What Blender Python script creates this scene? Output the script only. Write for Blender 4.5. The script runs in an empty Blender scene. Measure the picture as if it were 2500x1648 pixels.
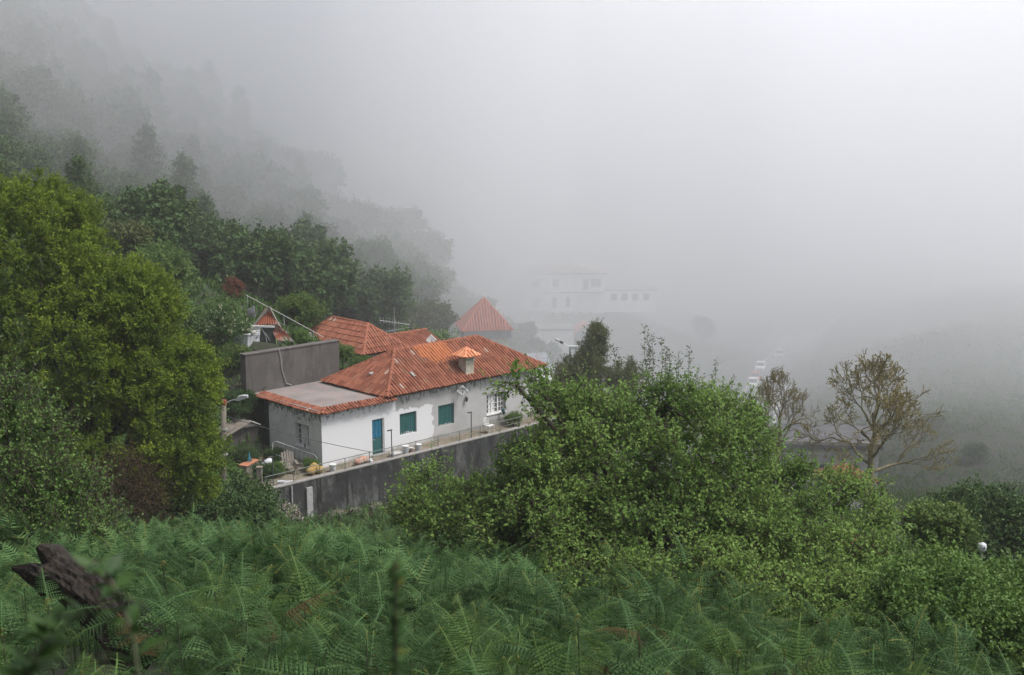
import bpy, math, random
import numpy as np
from mathutils import Vector, Matrix
R = math.radians
random.seed(7)
rng = np.random.default_rng(7)
S = bpy.context.scene
COL = S.collection

# ------------------------------------------------------------------ camera
cam_d = bpy.data.cameras.new("camera"); cam = bpy.data.objects.new("camera", cam_d); COL.objects.link(cam)
cam.location = (0, 0, 0); cam.rotation_euler = (R(90 - 10.08), 0, 0)
cam_d.sensor_width = 36; cam_d.lens = 43.62; cam_d.clip_start = 0.1; cam_d.clip_end = 3000
cam_d.dof.use_dof = True; cam_d.dof.focus_distance = 45; cam_d.dof.aperture_fstop = 4.5
S.camera = cam
# ------------------------------------------------------------------ sky, sun, exposure
SUN_EL, SUN_AZ = 60, -12          # soft light high over the valley, from the right
W = bpy.data.worlds.new("World"); S.world = W; W.use_nodes = True
nt = W.node_tree; nt.nodes.clear()
sky = nt.nodes.new("ShaderNodeTexSky"); sky.sky_type = 'NISHITA'; sky.sun_disc = False
sky.sun_elevation = R(SUN_EL); sky.sun_rotation = R(90 - SUN_AZ); sky.altitude = 600
sky.air_density = 1.0; sky.dust_density = 3.0; sky.ozone_density = 1.0
hsv = nt.nodes.new("ShaderNodeHueSaturation"); hsv.inputs['Saturation'].default_value = 0.28
bg = nt.nodes.new("ShaderNodeBackground"); bg.inputs['Strength'].default_value = 0.08
out = nt.nodes.new("ShaderNodeOutputWorld")
nt.links.new(sky.outputs[0], hsv.inputs['Color']); nt.links.new(hsv.outputs[0], bg.inputs[0]); nt.links.new(bg.outputs[0], out.inputs[0])
sun_d = bpy.data.lights.new("sun", 'SUN'); sun = bpy.data.objects.new("sun", sun_d); COL.objects.link(sun)
sun_d.energy = 1.5; sun_d.angle = R(20); sun_d.color = (1.0, 0.965, 0.92)
_d = Vector((math.cos(R(SUN_AZ)) * math.cos(R(SUN_EL)), math.sin(R(SUN_AZ)) * math.cos(R(SUN_EL)), math.sin(R(SUN_EL))))
sun.rotation_euler = _d.to_track_quat('Z', 'Y').to_euler(); sun.location = (0, 0, 80)
S.view_settings.view_transform = 'Standard'; S.view_settings.look = 'None'
S.view_settings.exposure = 1.52; S.view_settings.gamma = 1.0; S.view_settings.use_curve_mapping = False
cy = S.cycles
cy.max_bounces = 12; cy.diffuse_bounces = 3; cy.glossy_bounces = 2; cy.transmission_bounces = 4
cy.volume_bounces = 9; cy.transparent_max_bounces = 8; cy.use_denoising = True
cy.caustics_reflective = False; cy.caustics_refractive = False

# ------------------------------------------------------------------ materials
MATS = {}
def _new(name):
    m = bpy.data.materials.new(name); m.use_nodes = True
    t = m.node_tree; b = t.nodes["Principled BSDF"]; MATS[name] = m
    return m, t, b
def _n(t, k, **kw):
    n = t.nodes.new("ShaderNode" + k)
    for a, v in kw.items(): setattr(n, a, v)
    return n
def _noise(t, scale, detail=4, rough=.6, stretch=None, coord='Object'):
    tc = _n(t, "TexCoord"); src = tc.outputs[coord]
    if stretch:
        mp = _n(t, "Mapping"); mp.inputs['Scale'].default_value = stretch
        t.links.new(src, mp.inputs[0]); src = mp.outputs[0]
    n = _n(t, "TexNoise"); n.inputs['Scale'].default_value = scale; n.inputs['Detail'].default_value = detail
    n.inputs['Roughness'].default_value = rough
    t.links.new(src, n.inputs['Vector']); return n.outputs['Fac']
def _ramp(t, src, a, b, ca=(0,0,0,1), cb=(1,1,1,1)):
    r = _n(t, "ValToRGB"); e = r.color_ramp.elements
    e[0].position = a; e[1].position = b; e[0].color = ca; e[1].color = cb
    t.links.new(src, r.inputs[0]); return r.outputs[0]
def _mix(t, fac, a, b):
    m = _n(t, "MixRGB")
    for i, v in ((0, fac), (1, a), (2, b)):
        if isinstance(v, bpy.types.NodeSocket): t.links.new(v, m.inputs[i])
        elif i == 0: m.inputs[0].default_value = v
        else: m.inputs[i].default_value = (*v, 1)
    return m.outputs[0]
def _math(t, op, a, b=0.0, clamp=False):
    m = _n(t, "Math", operation=op, use_clamp=clamp)
    for i, v in ((0, a), (1, b)):
        if isinstance(v, bpy.types.NodeSocket): t.links.new(v, m.inputs[i])
        else: m.inputs[i].default_value = v
    return m.outputs[0]
def _bump(t, b, h, strength=.3, dist=.02):
    n = _n(t, "Bump"); n.inputs['Strength'].default_value = strength; n.inputs['Distance'].default_value = dist
    t.links.new(h, n.inputs['Height']); t.links.new(n.outputs[0], b.inputs['Normal'])
def M(name, c1, c2=None, scale=4, rough=.85, bump=0, stretch=None, lo=.35, hi=.65, metal=0, spec=.3, fine=None):
    m, t, b = _new(name); b.inputs['Roughness'].default_value = rough; b.inputs['Metallic'].default_value = metal
    b.inputs['Specular IOR Level'].default_value = spec
    if c2 is None: b.inputs['Base Color'].default_value = (*c1, 1)
    else:
        f = _ramp(t, _noise(t, scale, 6, .65, stretch), lo, hi)
        c = _mix(t, f, c1, c2)
        if fine:
            c = _mix(t, _ramp(t, _noise(t, fine[0], 3), .45, .75), c, fine[1])
        t.links.new(c, b.inputs['Base Color'])
    if bump: _bump(t, b, _noise(t, scale * 5, 5), bump)
    return m
def L(name, dark, light, trans=.28, rough=.5, nscale=.5, tip=None, tw=.12):
    """leaf: colour from a per-leaf random value and a slow drift over the crown"""
    m, t, b = _new(name); b.inputs['Roughness'].default_value = rough; b.inputs['Specular IOR Level'].default_value = .16
    at = _n(t, "Attribute", attribute_name="rnd")
    f = _math(t, 'ADD', _math(t, 'MULTIPLY', at.outputs['Fac'], .7), _math(t, 'MULTIPLY', _math(t, 'SUBTRACT', _noise(t, nscale, 3), .40), 1.5), True)
    c = _mix(t, f, dark, light)
    if tip: c = _mix(t, _math(t, 'GREATER_THAN', at.outputs['Fac'], 1 - tw), c, tip)
    t.links.new(c, b.inputs['Base Color'])
    tr = _n(t, "BsdfTranslucent"); t.links.new(c, tr.inputs[0])
    mx = _n(t, "MixShader"); mx.inputs[0].default_value = trans
    o = t.nodes["Material Output"]
    t.links.new(b.outputs[0], mx.inputs[1]); t.links.new(tr.outputs[0], mx.inputs[2]); t.links.new(mx.outputs[0], o.inputs['Surface'])
    return m
def VOL(name, density, color=(1, 1, 1), aniso=.0):
    m = bpy.data.materials.new(name); m.use_nodes = True; t = m.node_tree; t.nodes.clear()
    o = t.nodes.new("ShaderNodeOutputMaterial"); v = t.nodes.new("ShaderNodeVolumePrincipled")
    v.inputs['Color'].default_value = (*color, 1); v.inputs['Density'].default_value = density; v.inputs['Anisotropy'].default_value = aniso
    t.links.new(v.outputs[0], o.inputs['Volume']); return m

# ------------------------------------------------------------------ object helpers
def tag(o, label=None, cat=None, group=None, kind=None):
    if label: o["label"] = label
    if cat: o["category"] = cat
    if group: o["group"] = group
    if kind: o["kind"] = kind
    return o
def empty(name, loc, rz=0, label=None, cat=None, group=None):
    o = bpy.data.objects.new(name, None); COL.objects.link(o); o.location = loc; o.rotation_euler = (0, 0, rz)
    o.empty_display_size = .2
    return tag(o, label, cat, group)
def link(name, me, parent=None, mat=None):
    o = bpy.data.objects.new(name, me); COL.objects.link(o); o.parent = parent
    if mat is not None and not me.materials: me.materials.append(mat)
    return o
def np_mesh(name, verts, faces, rnd=None, smooth=False):
    """faces: (n,3) or (n,4) int array"""
    me = bpy.data.meshes.new(name); verts = np.asarray(verts, np.float32); faces = np.asarray(faces, np.int32)
    n, k = faces.shape
    me.vertices.add(len(verts)); me.vertices.foreach_set("co", verts.ravel())
    me.loops.add(n * k); me.loops.foreach_set("vertex_index", faces.ravel())
    me.polygons.add(n); me.polygons.foreach_set("loop_start", np.arange(0, n * k, k, dtype=np.int32))
    me.polygons.foreach_set("loop_total", np.full(n, k, np.int32))
    if smooth: me.polygons.foreach_set("use_smooth", np.ones(n, bool))
    me.update(calc_edges=True)
    if rnd is not None:
        a = me.attributes.new("rnd", 'FLOAT', 'POINT'); a.data.foreach_set("value", np.asarray(rnd, np.float32))
    return me
class MB:
    """collects shapes, build() links them as one mesh object"""
    def __init__(s, f=None): s.v = []; s.f = []; s.r = []; s.map = f
    def add(s, vs, fs, r=None):
        b = len(s.v)
        s.v += [s.map(*p) if s.map else tuple(p) for p in vs]; s.f += [tuple(i + b for i in q) for q in fs]
        rr = random.random() if r is None else r
        s.r += [rr] * len(vs); return s
    def box(s, x0, x1, y0, y1, z0, z1, r=None):
        return s.add([(x0,y0,z0),(x1,y0,z0),(x1,y1,z0),(x0,y1,z0),(x0,y0,z1),(x1,y0,z1),(x1,y1,z1),(x0,y1,z1)],
                     [(3,2,1,0),(4,5,6,7),(0,1,5,4),(1,2,6,5),(2,3,7,6),(3,0,4,7)], r)
    def beam(s, a, b, w, h, r=None):
        a = Vector(a); b = Vector(b); d = (b - a).normalized()
        up = Vector((0, 0, 1)) if abs(d.z) < .95 else Vector((0, 1, 0))
        x = d.cross(up).normalized() * w / 2; y = x.cross(d).normalized() * h / 2
        vs = [p + i * x + j * y for p in (a, b) for i, j in ((-1,-1),(1,-1),(1,1),(-1,1))]
        return s.add(vs, [(3,2,1,0),(4,5,6,7),(0,1,5,4),(1,2,6,5),(2,3,7,6),(3,0,4,7)], r)
    def tube(s, pts, rad, n=6, cap=True, r=None):
        pts = [Vector(p) for p in pts]; k = len(pts)
        if not hasattr(rad, '__len__'): rad = [rad] * k
        vs = []; ref = None
        for i, p in enumerate(pts):
            d = (pts[min(i + 1, k - 1)] - pts[max(i - 1, 0)]).normalized()
            if ref is None: ref = d.cross(Vector((.31, .95, .05))).normalized()
            ref = (ref - d * ref.dot(d)).normalized(); q = d.cross(ref)
            vs += [p + (ref * math.cos(2*math.pi*j/n) + q * math.sin(2*math.pi*j/n)) * rad[i] for j in range(n)]
        fs = [(i*n+j, i*n+(j+1)%n, (i+1)*n+(j+1)%n, (i+1)*n+j) for i in range(k-1) for j in range(n)]
        if cap: fs += [tuple(range(n-1,-1,-1)), tuple((k-1)*n+j for j in range(n))]
        return s.add(vs, fs, r)
    def lathe(s, c, prof, n=12, r=None):
        c = Vector(c); vs = []; k = len(prof)
        for rr, z in prof: vs += [c + Vector((rr*math.cos(2*math.pi*j/n), rr*math.sin(2*math.pi*j/n), z)) for j in range(n)]
        fs = [(i*n+j, i*n+(j+1)%n, (i+1)*n+(j+1)%n, (i+1)*n+j) for i in range(k-1) for j in range(n)]
        fs += [tuple(range(n-1,-1,-1)), tuple((k-1)*n+j for j in range(n))]
        return s.add(vs, fs, r)
    def prism(s, poly, y0, y1, r=None):   # polygon in xz swept along y
        n = len(poly)
        return s.add([(x,y0,z) for x,z in poly] + [(x,y1,z) for x,z in poly],
                     [tuple(range(n)), tuple(range(2*n-1,n-1,-1))] + [(i,n+i,n+(i+1)%n,(i+1)%n) for i in range(n)], r)
    def lump(s, c, r3, n=2, amp=.15, seed=0):
        import bmesh
        bm = bmesh.new(); bmesh.ops.create_icosphere(bm, subdivisions=n, radius=1); rs = random.Random(seed)
        ph = [rs.uniform(0, 6) for _ in range(9)]; fr = [rs.uniform(1.5, 4) for _ in range(9)]
        vs = []
        for v in bm.verts:
            k = 1 + amp * sum(math.sin(fr[i]*v.co[i%3]+fr[i+3]*v.co[(i+1)%3]+ph[i]) for i in range(3))
            vs.append((c[0]+v.co.x*r3[0]*k, c[1]+v.co.y*r3[1]*k, c[2]+v.co.z*r3[2]*k))
        fs = [tuple(v.index for v in f.verts) for f in bm.faces]; bm.free()
        return s.add(vs, fs)
    def mesh(s, name, smooth=False):
        me = bpy.data.meshes.new(name); me.from_pydata([tuple(p) for p in s.v], [], s.f)
        a = me.attributes.new("rnd", 'FLOAT', 'POINT'); a.data.foreach_set("value", s.r)
        if smooth: me.polygons.foreach_set("use_smooth", [True] * len(me.polygons))
        me.update(); return me
    def build(s, name, mat, parent=None, smooth=False):
        return link(name, s.mesh(name, smooth), parent, mat)
def copy_tree(o, parent=None):
    c = o.copy(); COL.objects.link(c); c.parent = parent
    for ch in list(o.children): copy_tree(ch, c)
    return c

# ------------------------------------------------------------------ terrain height
ANG = R(44.6); HO = (-9.72, 62.0, -17.9)      # corner of the main house: its local x runs along the front, y to the back
UX, UY = math.cos(ANG), math.sin(ANG)
def hs(s, t, h=0): return (HO[0] + UX*s - UY*t, HO[1] + UY*s + UX*t, HO[2] + h)
_cp = [(-25,-12,4),(0,-12,2),(25,-12,-2),(-15,0,-.9),(0,0,-2.0),(15,0,-5),(-10,9,-4.5),(0,9,-5.3),(10,9,-6.6),
 (-16,20,-7.0),(-5,20,-8.3),(4,21,-9.0),(12,20,-10.5),(-22,32,-9),(-8,32,-12.0),(3,32,-12.9),(14,32,-15.5),
 (-28,45,-9),(-14,45,-15.4),(-3,45,-16.6),(8,45,-19.5),(22,45,-24),(-13,53,-18),
 (-12.2,57.6,-19.6),(-10.6,59.4,-19.7),(-6,63.4,-20.1),(-1.6,67.6,-20.6),(4,73,-22),
 (-9.7,66.2,-18.6),(-3.3,72.6,-18.6),(-16.5,61,-17.6),(-20.5,67,-14.4),(-15.2,63.8,-17.7),(-16.8,66,-16.2),(-13.0,69.6,-13.0),(-14.2,71,-12.95),(-16,70.5,-12.9),(-19.2,75,-12.2),(-17.5,80,-12.1),(-23,85,-10.8),
 (-11,75.5,-14.6),(-5,80,-18.5),(-8,88,-18.6),(2,82,-22),(-3,100,-23),(-13,105,-21),(-28,130,-14),(-46,130,-5),(-60,140,6),(-90,140,28),(-60,100,-1),(-15,180,-19),(-60,200,14),(-3,200,-31.5),
 (-40,90,-9),(-120,120,46),(-50,60,-4),(-33,68,-9),(-40,40,-5),(-60,40,3),(-90,60,14),
 (0,115,-25.5),(20,70,-27),(15,100,-30),(30,120,-37),(31,160,-41.2),(34,175,-42.3),(42,205,-44.8),(47.6,225,-46),(55.6,250,-48.2),
 (10,235,-37.5),(25,235,-39),(6,205,-39.8),(12,205,-40.2),(7,220,-39.8),(0,160,-31),(-35,200,-6),(-80,250,26),(-20,300,-22),(40,330,-47),(46,130,-33),(60,165,-36),(64,205,-38),(54,205,-44),(90,255,-37),(40,95,-31),(62,105,-34),(110,180,-40),(120,330,-38),(140,300,-40),
 (40,60,-30),(100,100,-42),(160,220,-44),(200,150,-70),(60,30,-28),(35,20,-17),(100,20,-40),(21,72,-27.5),(16,42,-22)]
_cp = np.array(_cp, float)
def _tk(d2): return np.where(d2 > 1e-9, .5 * d2 * np.log(np.maximum(d2, 1e-9)), 0)
_A = _cp[:, :2] / 50.0; _K = _tk(((_A[:, None] - _A[None]) ** 2).sum(-1)) + 2e-4 * np.eye(len(_A))
_P = np.c_[np.ones(len(_A)), _A]; _n3 = len(_A)
_w = np.linalg.solve(np.block([[_K, _P], [_P.T, np.zeros((3, 3))]]), np.r_[_cp[:, 2], 0, 0, 0])
ROAD = np.array([(27,140),(31,160),(34.2,175),(38.8,190),(42.6,205),(47.8,225),(56,250),(66,280)], float)   # centre line
_rl = np.linspace(0, 1, len(ROAD))
def road_pt(u):
    return np.array([np.interp(u, _rl, ROAD[:, 0]), np.interp(u, _rl, ROAD[:, 1])])
_rs = np.array([road_pt(u) for u in np.linspace(0, 1, 160)])
def road_z(y): return np.interp(y, [140,160,175,190,205,225,250,280], [-40.3,-41.2,-42.2,-43.5,-44.7,-46.0,-48.1,-50.5])
def ground(x, y):
    x = np.atleast_1d(np.asarray(x, float)); y = np.atleast_1d(np.asarray(y, float)); shp = x.shape
    x = x.ravel(); y = y.ravel(); z = np.zeros(len(x))
    for i in range(0, len(x), 20000):
        q = np.c_[x[i:i+20000], y[i:i+20000]] / 50.0
        z[i:i+20000] = _tk(((q[:, None] - _A[None]) ** 2).sum(-1)) @ _w[:_n3] + np.c_[np.ones(len(q)), q] @ _w[_n3:]
    z = np.clip(z, -85, 70)
    # hummocks under the bracken
    z = z + .38 * np.sin(.75 * x + .42 * y) * np.sin(.5 * y - .35 * x + 1.0) * np.clip((y - 7) / 4, 0, 1) * np.clip((50 - y) / 8, 0, 1) * np.clip((8 - x) / 4, 0, 1)
    # under the house and its terrace the ground stays below the floor
    s = (x - HO[0]) * UX + (y - HO[1]) * UY; t = -(x - HO[0]) * UY + (y - HO[1]) * UX
    ins = (s > -.4) & (s < 16.1) & (t > -.9) & (t < 6.75) | (s > -4.4) & (s < 0) & (t > -.9) & (t < 4.6)
    z = np.where(ins, np.minimum(z, HO[2] - .35), z)
    near = (s > -5) & (s < 17) & (t > -4) & (t < -.6)
    z = np.where(near, np.minimum(z, HO[2] - 1.75), z)
    # the road is cut level across
    m = (x > 15) & (x < 80) & (y > 130) & (y < 290)
    if m.any():
        d = np.sqrt(((np.c_[x[m], y[m]][:, None] - _rs[None]) ** 2).sum(-1)).min(1)
        k = np.clip((7.5 - d) / 3.5, 0, 1); z[m] = z[m] * (1 - k) + (road_z(y[m]) - .05) * k
    # platform of the far house
    k = np.clip((13 - np.maximum(abs(x - 15) - 6, abs(y - 243) - 6)) / 5, 0, 1); z = z * (1 - k) + np.minimum(z, -36.4) * k
    return z.reshape(shp)
def gz(x, y): return float(ground(x, y)[0])
# ------------------------------------------------------------------ plain materials
m_earth = M("earth", (.030, .028, .018), (.020, .034, .014), .6, .95, .4, fine=(9, (.018, .024, .010)))
m_asphalt = M("asphalt", (.075, .075, .08), (.10, .10, .105), 1.2, .8)
m_paint = M("road_paint", (.8, .8, .78), (.6, .6, .58), 3, .6)
m_concrete = M("concrete", (.30, .285, .27), (.20, .19, .18), 1.2, .9, .2, fine=(14, (.13, .12, .11)))
m_terrace = M("terrace_dirt", (.22, .17, .13), (.12, .10, .075), 1.5, .95, .3, fine=(6, (.05, .07, .03)))
m_blackmetal = M("dark_metal", (.05, .055, .055), (.08, .08, .075), 8, .55, 0, metal=.3)
m_greymetal = M("grey_metal", (.42, .43, .44), (.3, .3, .3), 5, .5, 0, metal=.4)
m_white = M("white_paint", (.56, .56, .55), (.45, .45, .435), 6, .6)
m_whiteplastic = M("white_plastic", (.50, .51, .53), (.40, .41, .43), 7, .4)
m_teal = M("teal_paint", (.018, .085, .085), (.014, .065, .068), 5, .5, fine=(20, (.03, .11, .105)))
m_teal_dark = M("door_green", (.016, .07, .075), (.02, .085, .085), 4, .5)
m_blueglass = M("blue_glass", (.014, .105, .185), (.02, .14, .23), 6, .15, spec=.6)
m_glass = M("window_glass", (.05, .055, .06), (.11, .115, .12), 3, .08, spec=.7)
m_curtain = M("curtain", (.62, .62, .62), (.42, .42, .42), 2.5, .9, stretch=(9, 9, .4))
m_wood = M("grey_wood", (.20, .175, .15), (.12, .105, .09), 6, .85, .2, stretch=(1, 1, .2))
m_darkwood_shade = M("dark_board_shade", (.035, .04, .042), (.06, .06, .058), 4, .8)  # also carries the shade of the wall recess and shack opening as colour
m_pole = M("pole_wood", (.17, .15, .12), (.11, .10, .08), 5, .85, .2, stretch=(1, 1, .15))
m_zinc = M("zinc_sheet", (.62, .64, .68), (.42, .44, .47), 2, .45, metal=.25, fine=(3, (.30, .20, .15)))
m_rust = M("rusty_sheet", (.22, .06, .03), (.42, .37, .34), 1.1, .75, lo=.5, hi=.62, fine=(5, (.20, .06, .03)))
m_rubber = M("tyre_rubber", (.02, .02, .02))
m_carglass = M("car_glass", (.03, .035, .04), rough=.1, spec=.6)
m_carwhite = M("car_white", (.75, .75, .75), rough=.3, spec=.5)
m_carred = M("car_red", (.45, .04, .035), rough=.35, spec=.5)
m_carsilver = M("car_silver", (.5, .52, .54), rough=.35, metal=.4)
m_lampglass = M("headlight_glass", (.7, .72, .74), rough=.15, spec=.6)
m_cream = M("cream_plaster", (.62, .58, .45), (.5, .47, .38), 2, .9)
m_greyplaster = M("grey_plaster", (.36, .355, .35), (.26, .26, .26), 1.3, .9, fine=(7, (.2, .2, .195)))
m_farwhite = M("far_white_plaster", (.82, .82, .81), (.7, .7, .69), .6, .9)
m_shutter = M("far_shutter", (.06, .075, .09))
m_yellow = M("yellow_sack", (.26, .155, .035), (.34, .26, .12), 3, .8)
m_orange = M("orange_sack", (.34, .13, .07), (.46, .40, .35), 4, .8)
m_orangeboard = M("orange_board", (.36, .15, .085), (.28, .12, .07), 3, .8)
m_blue = M("blue_plastic", (.08, .30, .42), rough=.5)
m_text = M("dark_lettering", (.08, .09, .10))

def wall_mat(name, base, grey, white_to=None, patch=None, mould=.5, dark=False):
    """painted render: grey plaster, white paint up to an uneven edge, black mould under the eave, grime at the foot"""
    m, t, b = _new(name); b.inputs['Roughness'].default_value = .9; b.inputs['Specular IOR Level'].default_value = .2
    tc = _n(t, "TexCoord"); sp = _n(t, "SeparateXYZ"); t.links.new(tc.outputs['Object'], sp.inputs[0])
    x, y, z = sp.outputs
    n1 = _math(t, 'SUBTRACT', _noise(t, 2.2, 5), .5); n2 = _math(t, 'SUBTRACT', _noise(t, .7, 4), .5)
    g = _mix(t, _ramp(t, _noise(t, .9, 6), .35, .7), grey, tuple(c * .78 for c in grey))
    col = g
    if white_to is not None:
        w = _mix(t, _ramp(t, _noise(t, 1.6, 6), .4, .75), base, tuple(c * .74 for c in base))
        col = _mix(t, _math(t, 'LESS_THAN', x, white_to), g, w)
        if patch:      # fresh paint below a ragged top edge, round the first shutter
            px, pz = patch
            a = _math(t, 'LESS_THAN', _math(t, 'ADD', x, _math(t, 'MULTIPLY', n1, .9)), px)
            c = _math(t, 'LESS_THAN', _math(t, 'ADD', z, _math(t, 'MULTIPLY', n1, .7)), pz)
            col = _mix(t, _math(t, 'MULTIPLY', a, c), col, tuple(min(.85, k * 1.04) for k in base))
    drip = _noise(t, 1.0, 6, .75, (5.5, 5.5, 3.2))
    hz = _math(t, 'MULTIPLY', _math(t, 'SUBTRACT', z, 1.9), .22, True)
    mk = _ramp(t, _math(t, 'ADD', drip, hz), .66 + (.5 - mould) * .2, .72 + (.5 - mould) * .2)
    col = _mix(t, _math(t, 'MULTIPLY', mk, .8), col, (.07, .08, .075))
    foot = _ramp(t, _math(t, 'SUBTRACT', _math(t, 'ADD', _math(t, 'MULTIPLY', n2, .9), _math(t, 'ADD', _math(t, 'MULTIPLY', x, .02), .12)), z), .0, .16)
    col = _mix(t, _math(t, 'MULTIPLY', foot, .55), col, (.16, .15, .125))
    if dark: col = _mix(t, _math(t, 'MULTIPLY', _ramp(t, _math(t, 'ADD', z, _math(t, 'ADD', _math(t, 'MULTIPLY', n2, 1.6), _math(t, 'MULTIPLY', n1, .5))), 1.9, 2.05), .75), col, (.10, .105, .10))
    spot = _math(t, 'GREATER_THAN', _noise(t, 6, 2), .78)
    col = _mix(t, _math(t, 'MULTIPLY', spot, .6), col, (.12, .12, .115))
    t.links.new(col, b.inputs['Base Color']); _bump(t, b, _noise(t, 20, 4), .15)
    return m
m_wall_front = wall_mat("front_render", (.54, .54, .55), (.37, .365, .36), 4.97, (7.75, 2.12), .42)
m_wall_side = wall_mat("side_render", (.7, .7, .7), (.58, .575, .56), None, None, .7, True)
def streak_mat(name, c1, c2, pale, black=.5):
    m, t, b = _new(name); b.inputs['Roughness'].default_value = .95
    a = _mix(t, _ramp(t, _noise(t, .8, 6), .3, .7), c1, c2)
    a = _mix(t, _ramp(t, _noise(t, .9, 8, .75, (1.6, 1.6, .9)), .49, .70), a, pale)
    a = _mix(t, _ramp(t, _noise(t, 1.0, 5, .7, (3.4, 3.4, .35)), .55, .62), a, tuple(c * black for c in c1))
    t.links.new(a, b.inputs['Base Color']); _bump(t, b, _noise(t, 12, 5), .35)
    return m
m_retain = streak_mat("stained_concrete", (.008, .009, .0085), (.032, .034, .033), (.115, .118, .112))
m_backwall = streak_mat("weathered_block", (.085, .075, .070), (.062, .056, .053), (.115, .104, .098), .65)
m_flat = M("flat_roof_screed", (.215, .195, .185), (.14, .13, .125), .55, .9, .1, fine=(1.4, (.235, .165, .15)))

def tile_mat(name, c1, c2, c3, fresh=None, moss=.5):
    """clay: one random tint per tile, grey lichen in patches, an area of newer tiles where given"""
    m, t, b = _new(name); b.inputs['Roughness'].default_value = .85; b.inputs['Specular IOR Level'].default_value = .2
    at = _n(t, "Attribute", attribute_name="rnd").outputs['Fac']
    c = _mix(t, _ramp(t, at, .1, .8), c1, c2); c = _mix(t, _math(t, 'GREATER_THAN', at, .988), c, c3)
    if fresh:
        tc = _n(t, "TexCoord"); sp = _n(t, "SeparateXYZ"); t.links.new(tc.outputs['Object'], sp.inputs[0])
        (fx, fy, rx, ry) = fresh
        dx = _math(t, 'POWER', _math(t, 'DIVIDE', _math(t, 'SUBTRACT', sp.outputs[0], fx), rx), 2.0)
        dy = _math(t, 'POWER', _math(t, 'DIVIDE', _math(t, 'SUBTRACT', sp.outputs[1], fy), ry), 2.0)
        d = _math(t, 'ADD', _math(t, 'ADD', dx, dy), _math(t, 'MULTIPLY', _math(t, 'SUBTRACT', at, .5), 1.1))
        c = _mix(t, _math(t, 'MULTIPLY', _math(t, 'LESS_THAN', d, 1.0), .45), c, (.60, .21, .08))
    li = _ramp(t, _noise(t, 1.3, 6, .7), .56, .70)
    c = _mix(t, _math(t, 'MULTIPLY', li, moss), c, (.16, .14, .10))
    li2 = _ramp(t, _noise(t, 9, 3, .6), .62, .72); c = _mix(t, _math(t, 'MULTIPLY', li2, .75), c, (.075, .042, .032))
    t.links.new(c, b.inputs['Base Color']); return m
m_tile = tile_mat("clay_tiles", (.155, .050, .030), (.245, .090, .054), (.32, .23, .19), (9.6, 2.35, 1.25, .75))
m_tile_old = tile_mat("old_clay_tiles", (.20, .066, .040), (.29, .112, .07), (.32, .24, .20), None, .6)
m_tile_far = tile_mat("far_clay_tiles", (.42, .11, .07), (.50, .155, .10), (.45, .2, .14), None, .1)  # tint brightened, the lift of the fog put into the tile colour
m_deck = M("tile_bed", (.075, .028, .020), (.05, .022, .018), 3, .95)

# ------------------------------------------------------------------ builders
def tile_face(mb, A, B, C, D, sp=.21, row=.40, step=.007):
    A, B, C, D = map(Vector, (A, B, C, D)); eu = (B - A).normalized(); W_ = (B - A).length
    n = (B - A).cross(D - A)
    n = (n if n.z > 0 else -n).normalized(); ev = n.cross(eu)
    if ev.z < 0: ev = -ev
    ud, vd = (D - A).dot(eu), (D - A).dot(ev); uc, vc = (C - A).dot(eu), (C - A).dot(ev)
    k = max(1, int(W_ / sp)); sp = W_ / k; r = sp * .40
    for i in range(k):
        u = (i + .5) * sp
        if u < ud: vm = vd * u / ud if ud > 1e-6 else vd
        elif u > uc: vm = vc * (W_ - u) / (W_ - uc) if W_ - uc > 1e-6 else vc
        else: vm = vd
        v = -.06 + random.uniform(-.02, .02); j = 0; ju = random.uniform(-.012, .012)
        while v < vm - .05:
            v1 = min(v + row * 1.06, vm + .04); vs = []; jt = random.uniform(-.008, .008); jz = random.uniform(0, .012) + .018 * math.sin(u * 1.1 + v * .7)
            for (vv, rr, lift) in ((v, r, step), (v1, r * .95, .0)):
                for a in range(5):
                    th = math.pi * a / 4
                    vs.append(A + eu * (u + ju + jt + rr * math.cos(th)) + ev * vv + n * (rr * .85 * math.sin(th) + lift + jz)) 
            fs = [(a, a + 1, a + 6, a + 5) for a in range(4)] + ([(0, 4, 3, 2, 1)] if j == 0 or step > .02 else [])
            mb.add(vs, fs); v += row; j += 1
RIDGE = {}
def ridge_mesh(r, ln, mat):
    key = (r, ln, mat.name)
    if key not in RIDGE:
        mb = MB(); vs = []
        for x, rr in ((0, r), (ln * 1.07, r * .84)):
            vs += [(x, rr * math.cos(math.pi * a / 6), rr * math.sin(math.pi * a / 6) - r * .25) for a in range(7)]
        mb.add(vs, [(a, a + 1, a + 8, a + 7) for a in range(6)] + [tuple(range(7))], .5)
        me = mb.mesh("ridge_tile"); me.materials.append(mat); RIDGE[key] = me
    return RIDGE[key]
def ridge_line(parent, a, b, mat, r=.12, ln=.4):
    a = Vector(a); b = Vector(b); d = b - a; k = max(1, round(d.length / ln)); me = ridge_mesh(r, ln, mat)
    q = d.to_track_quat('X', 'Z')
    for i in range(k):
        o = link("ridge_tile", me, parent); o.location = a + d * (i / k) + Vector((random.uniform(-.008, .008), random.uniform(-.008, .008), random.uniform(0, .015)))
        o.rotation_mode = 'QUATERNION'; o.rotation_quaternion = q; o.scale = (d.length / k / ln, 1, 1)
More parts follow.
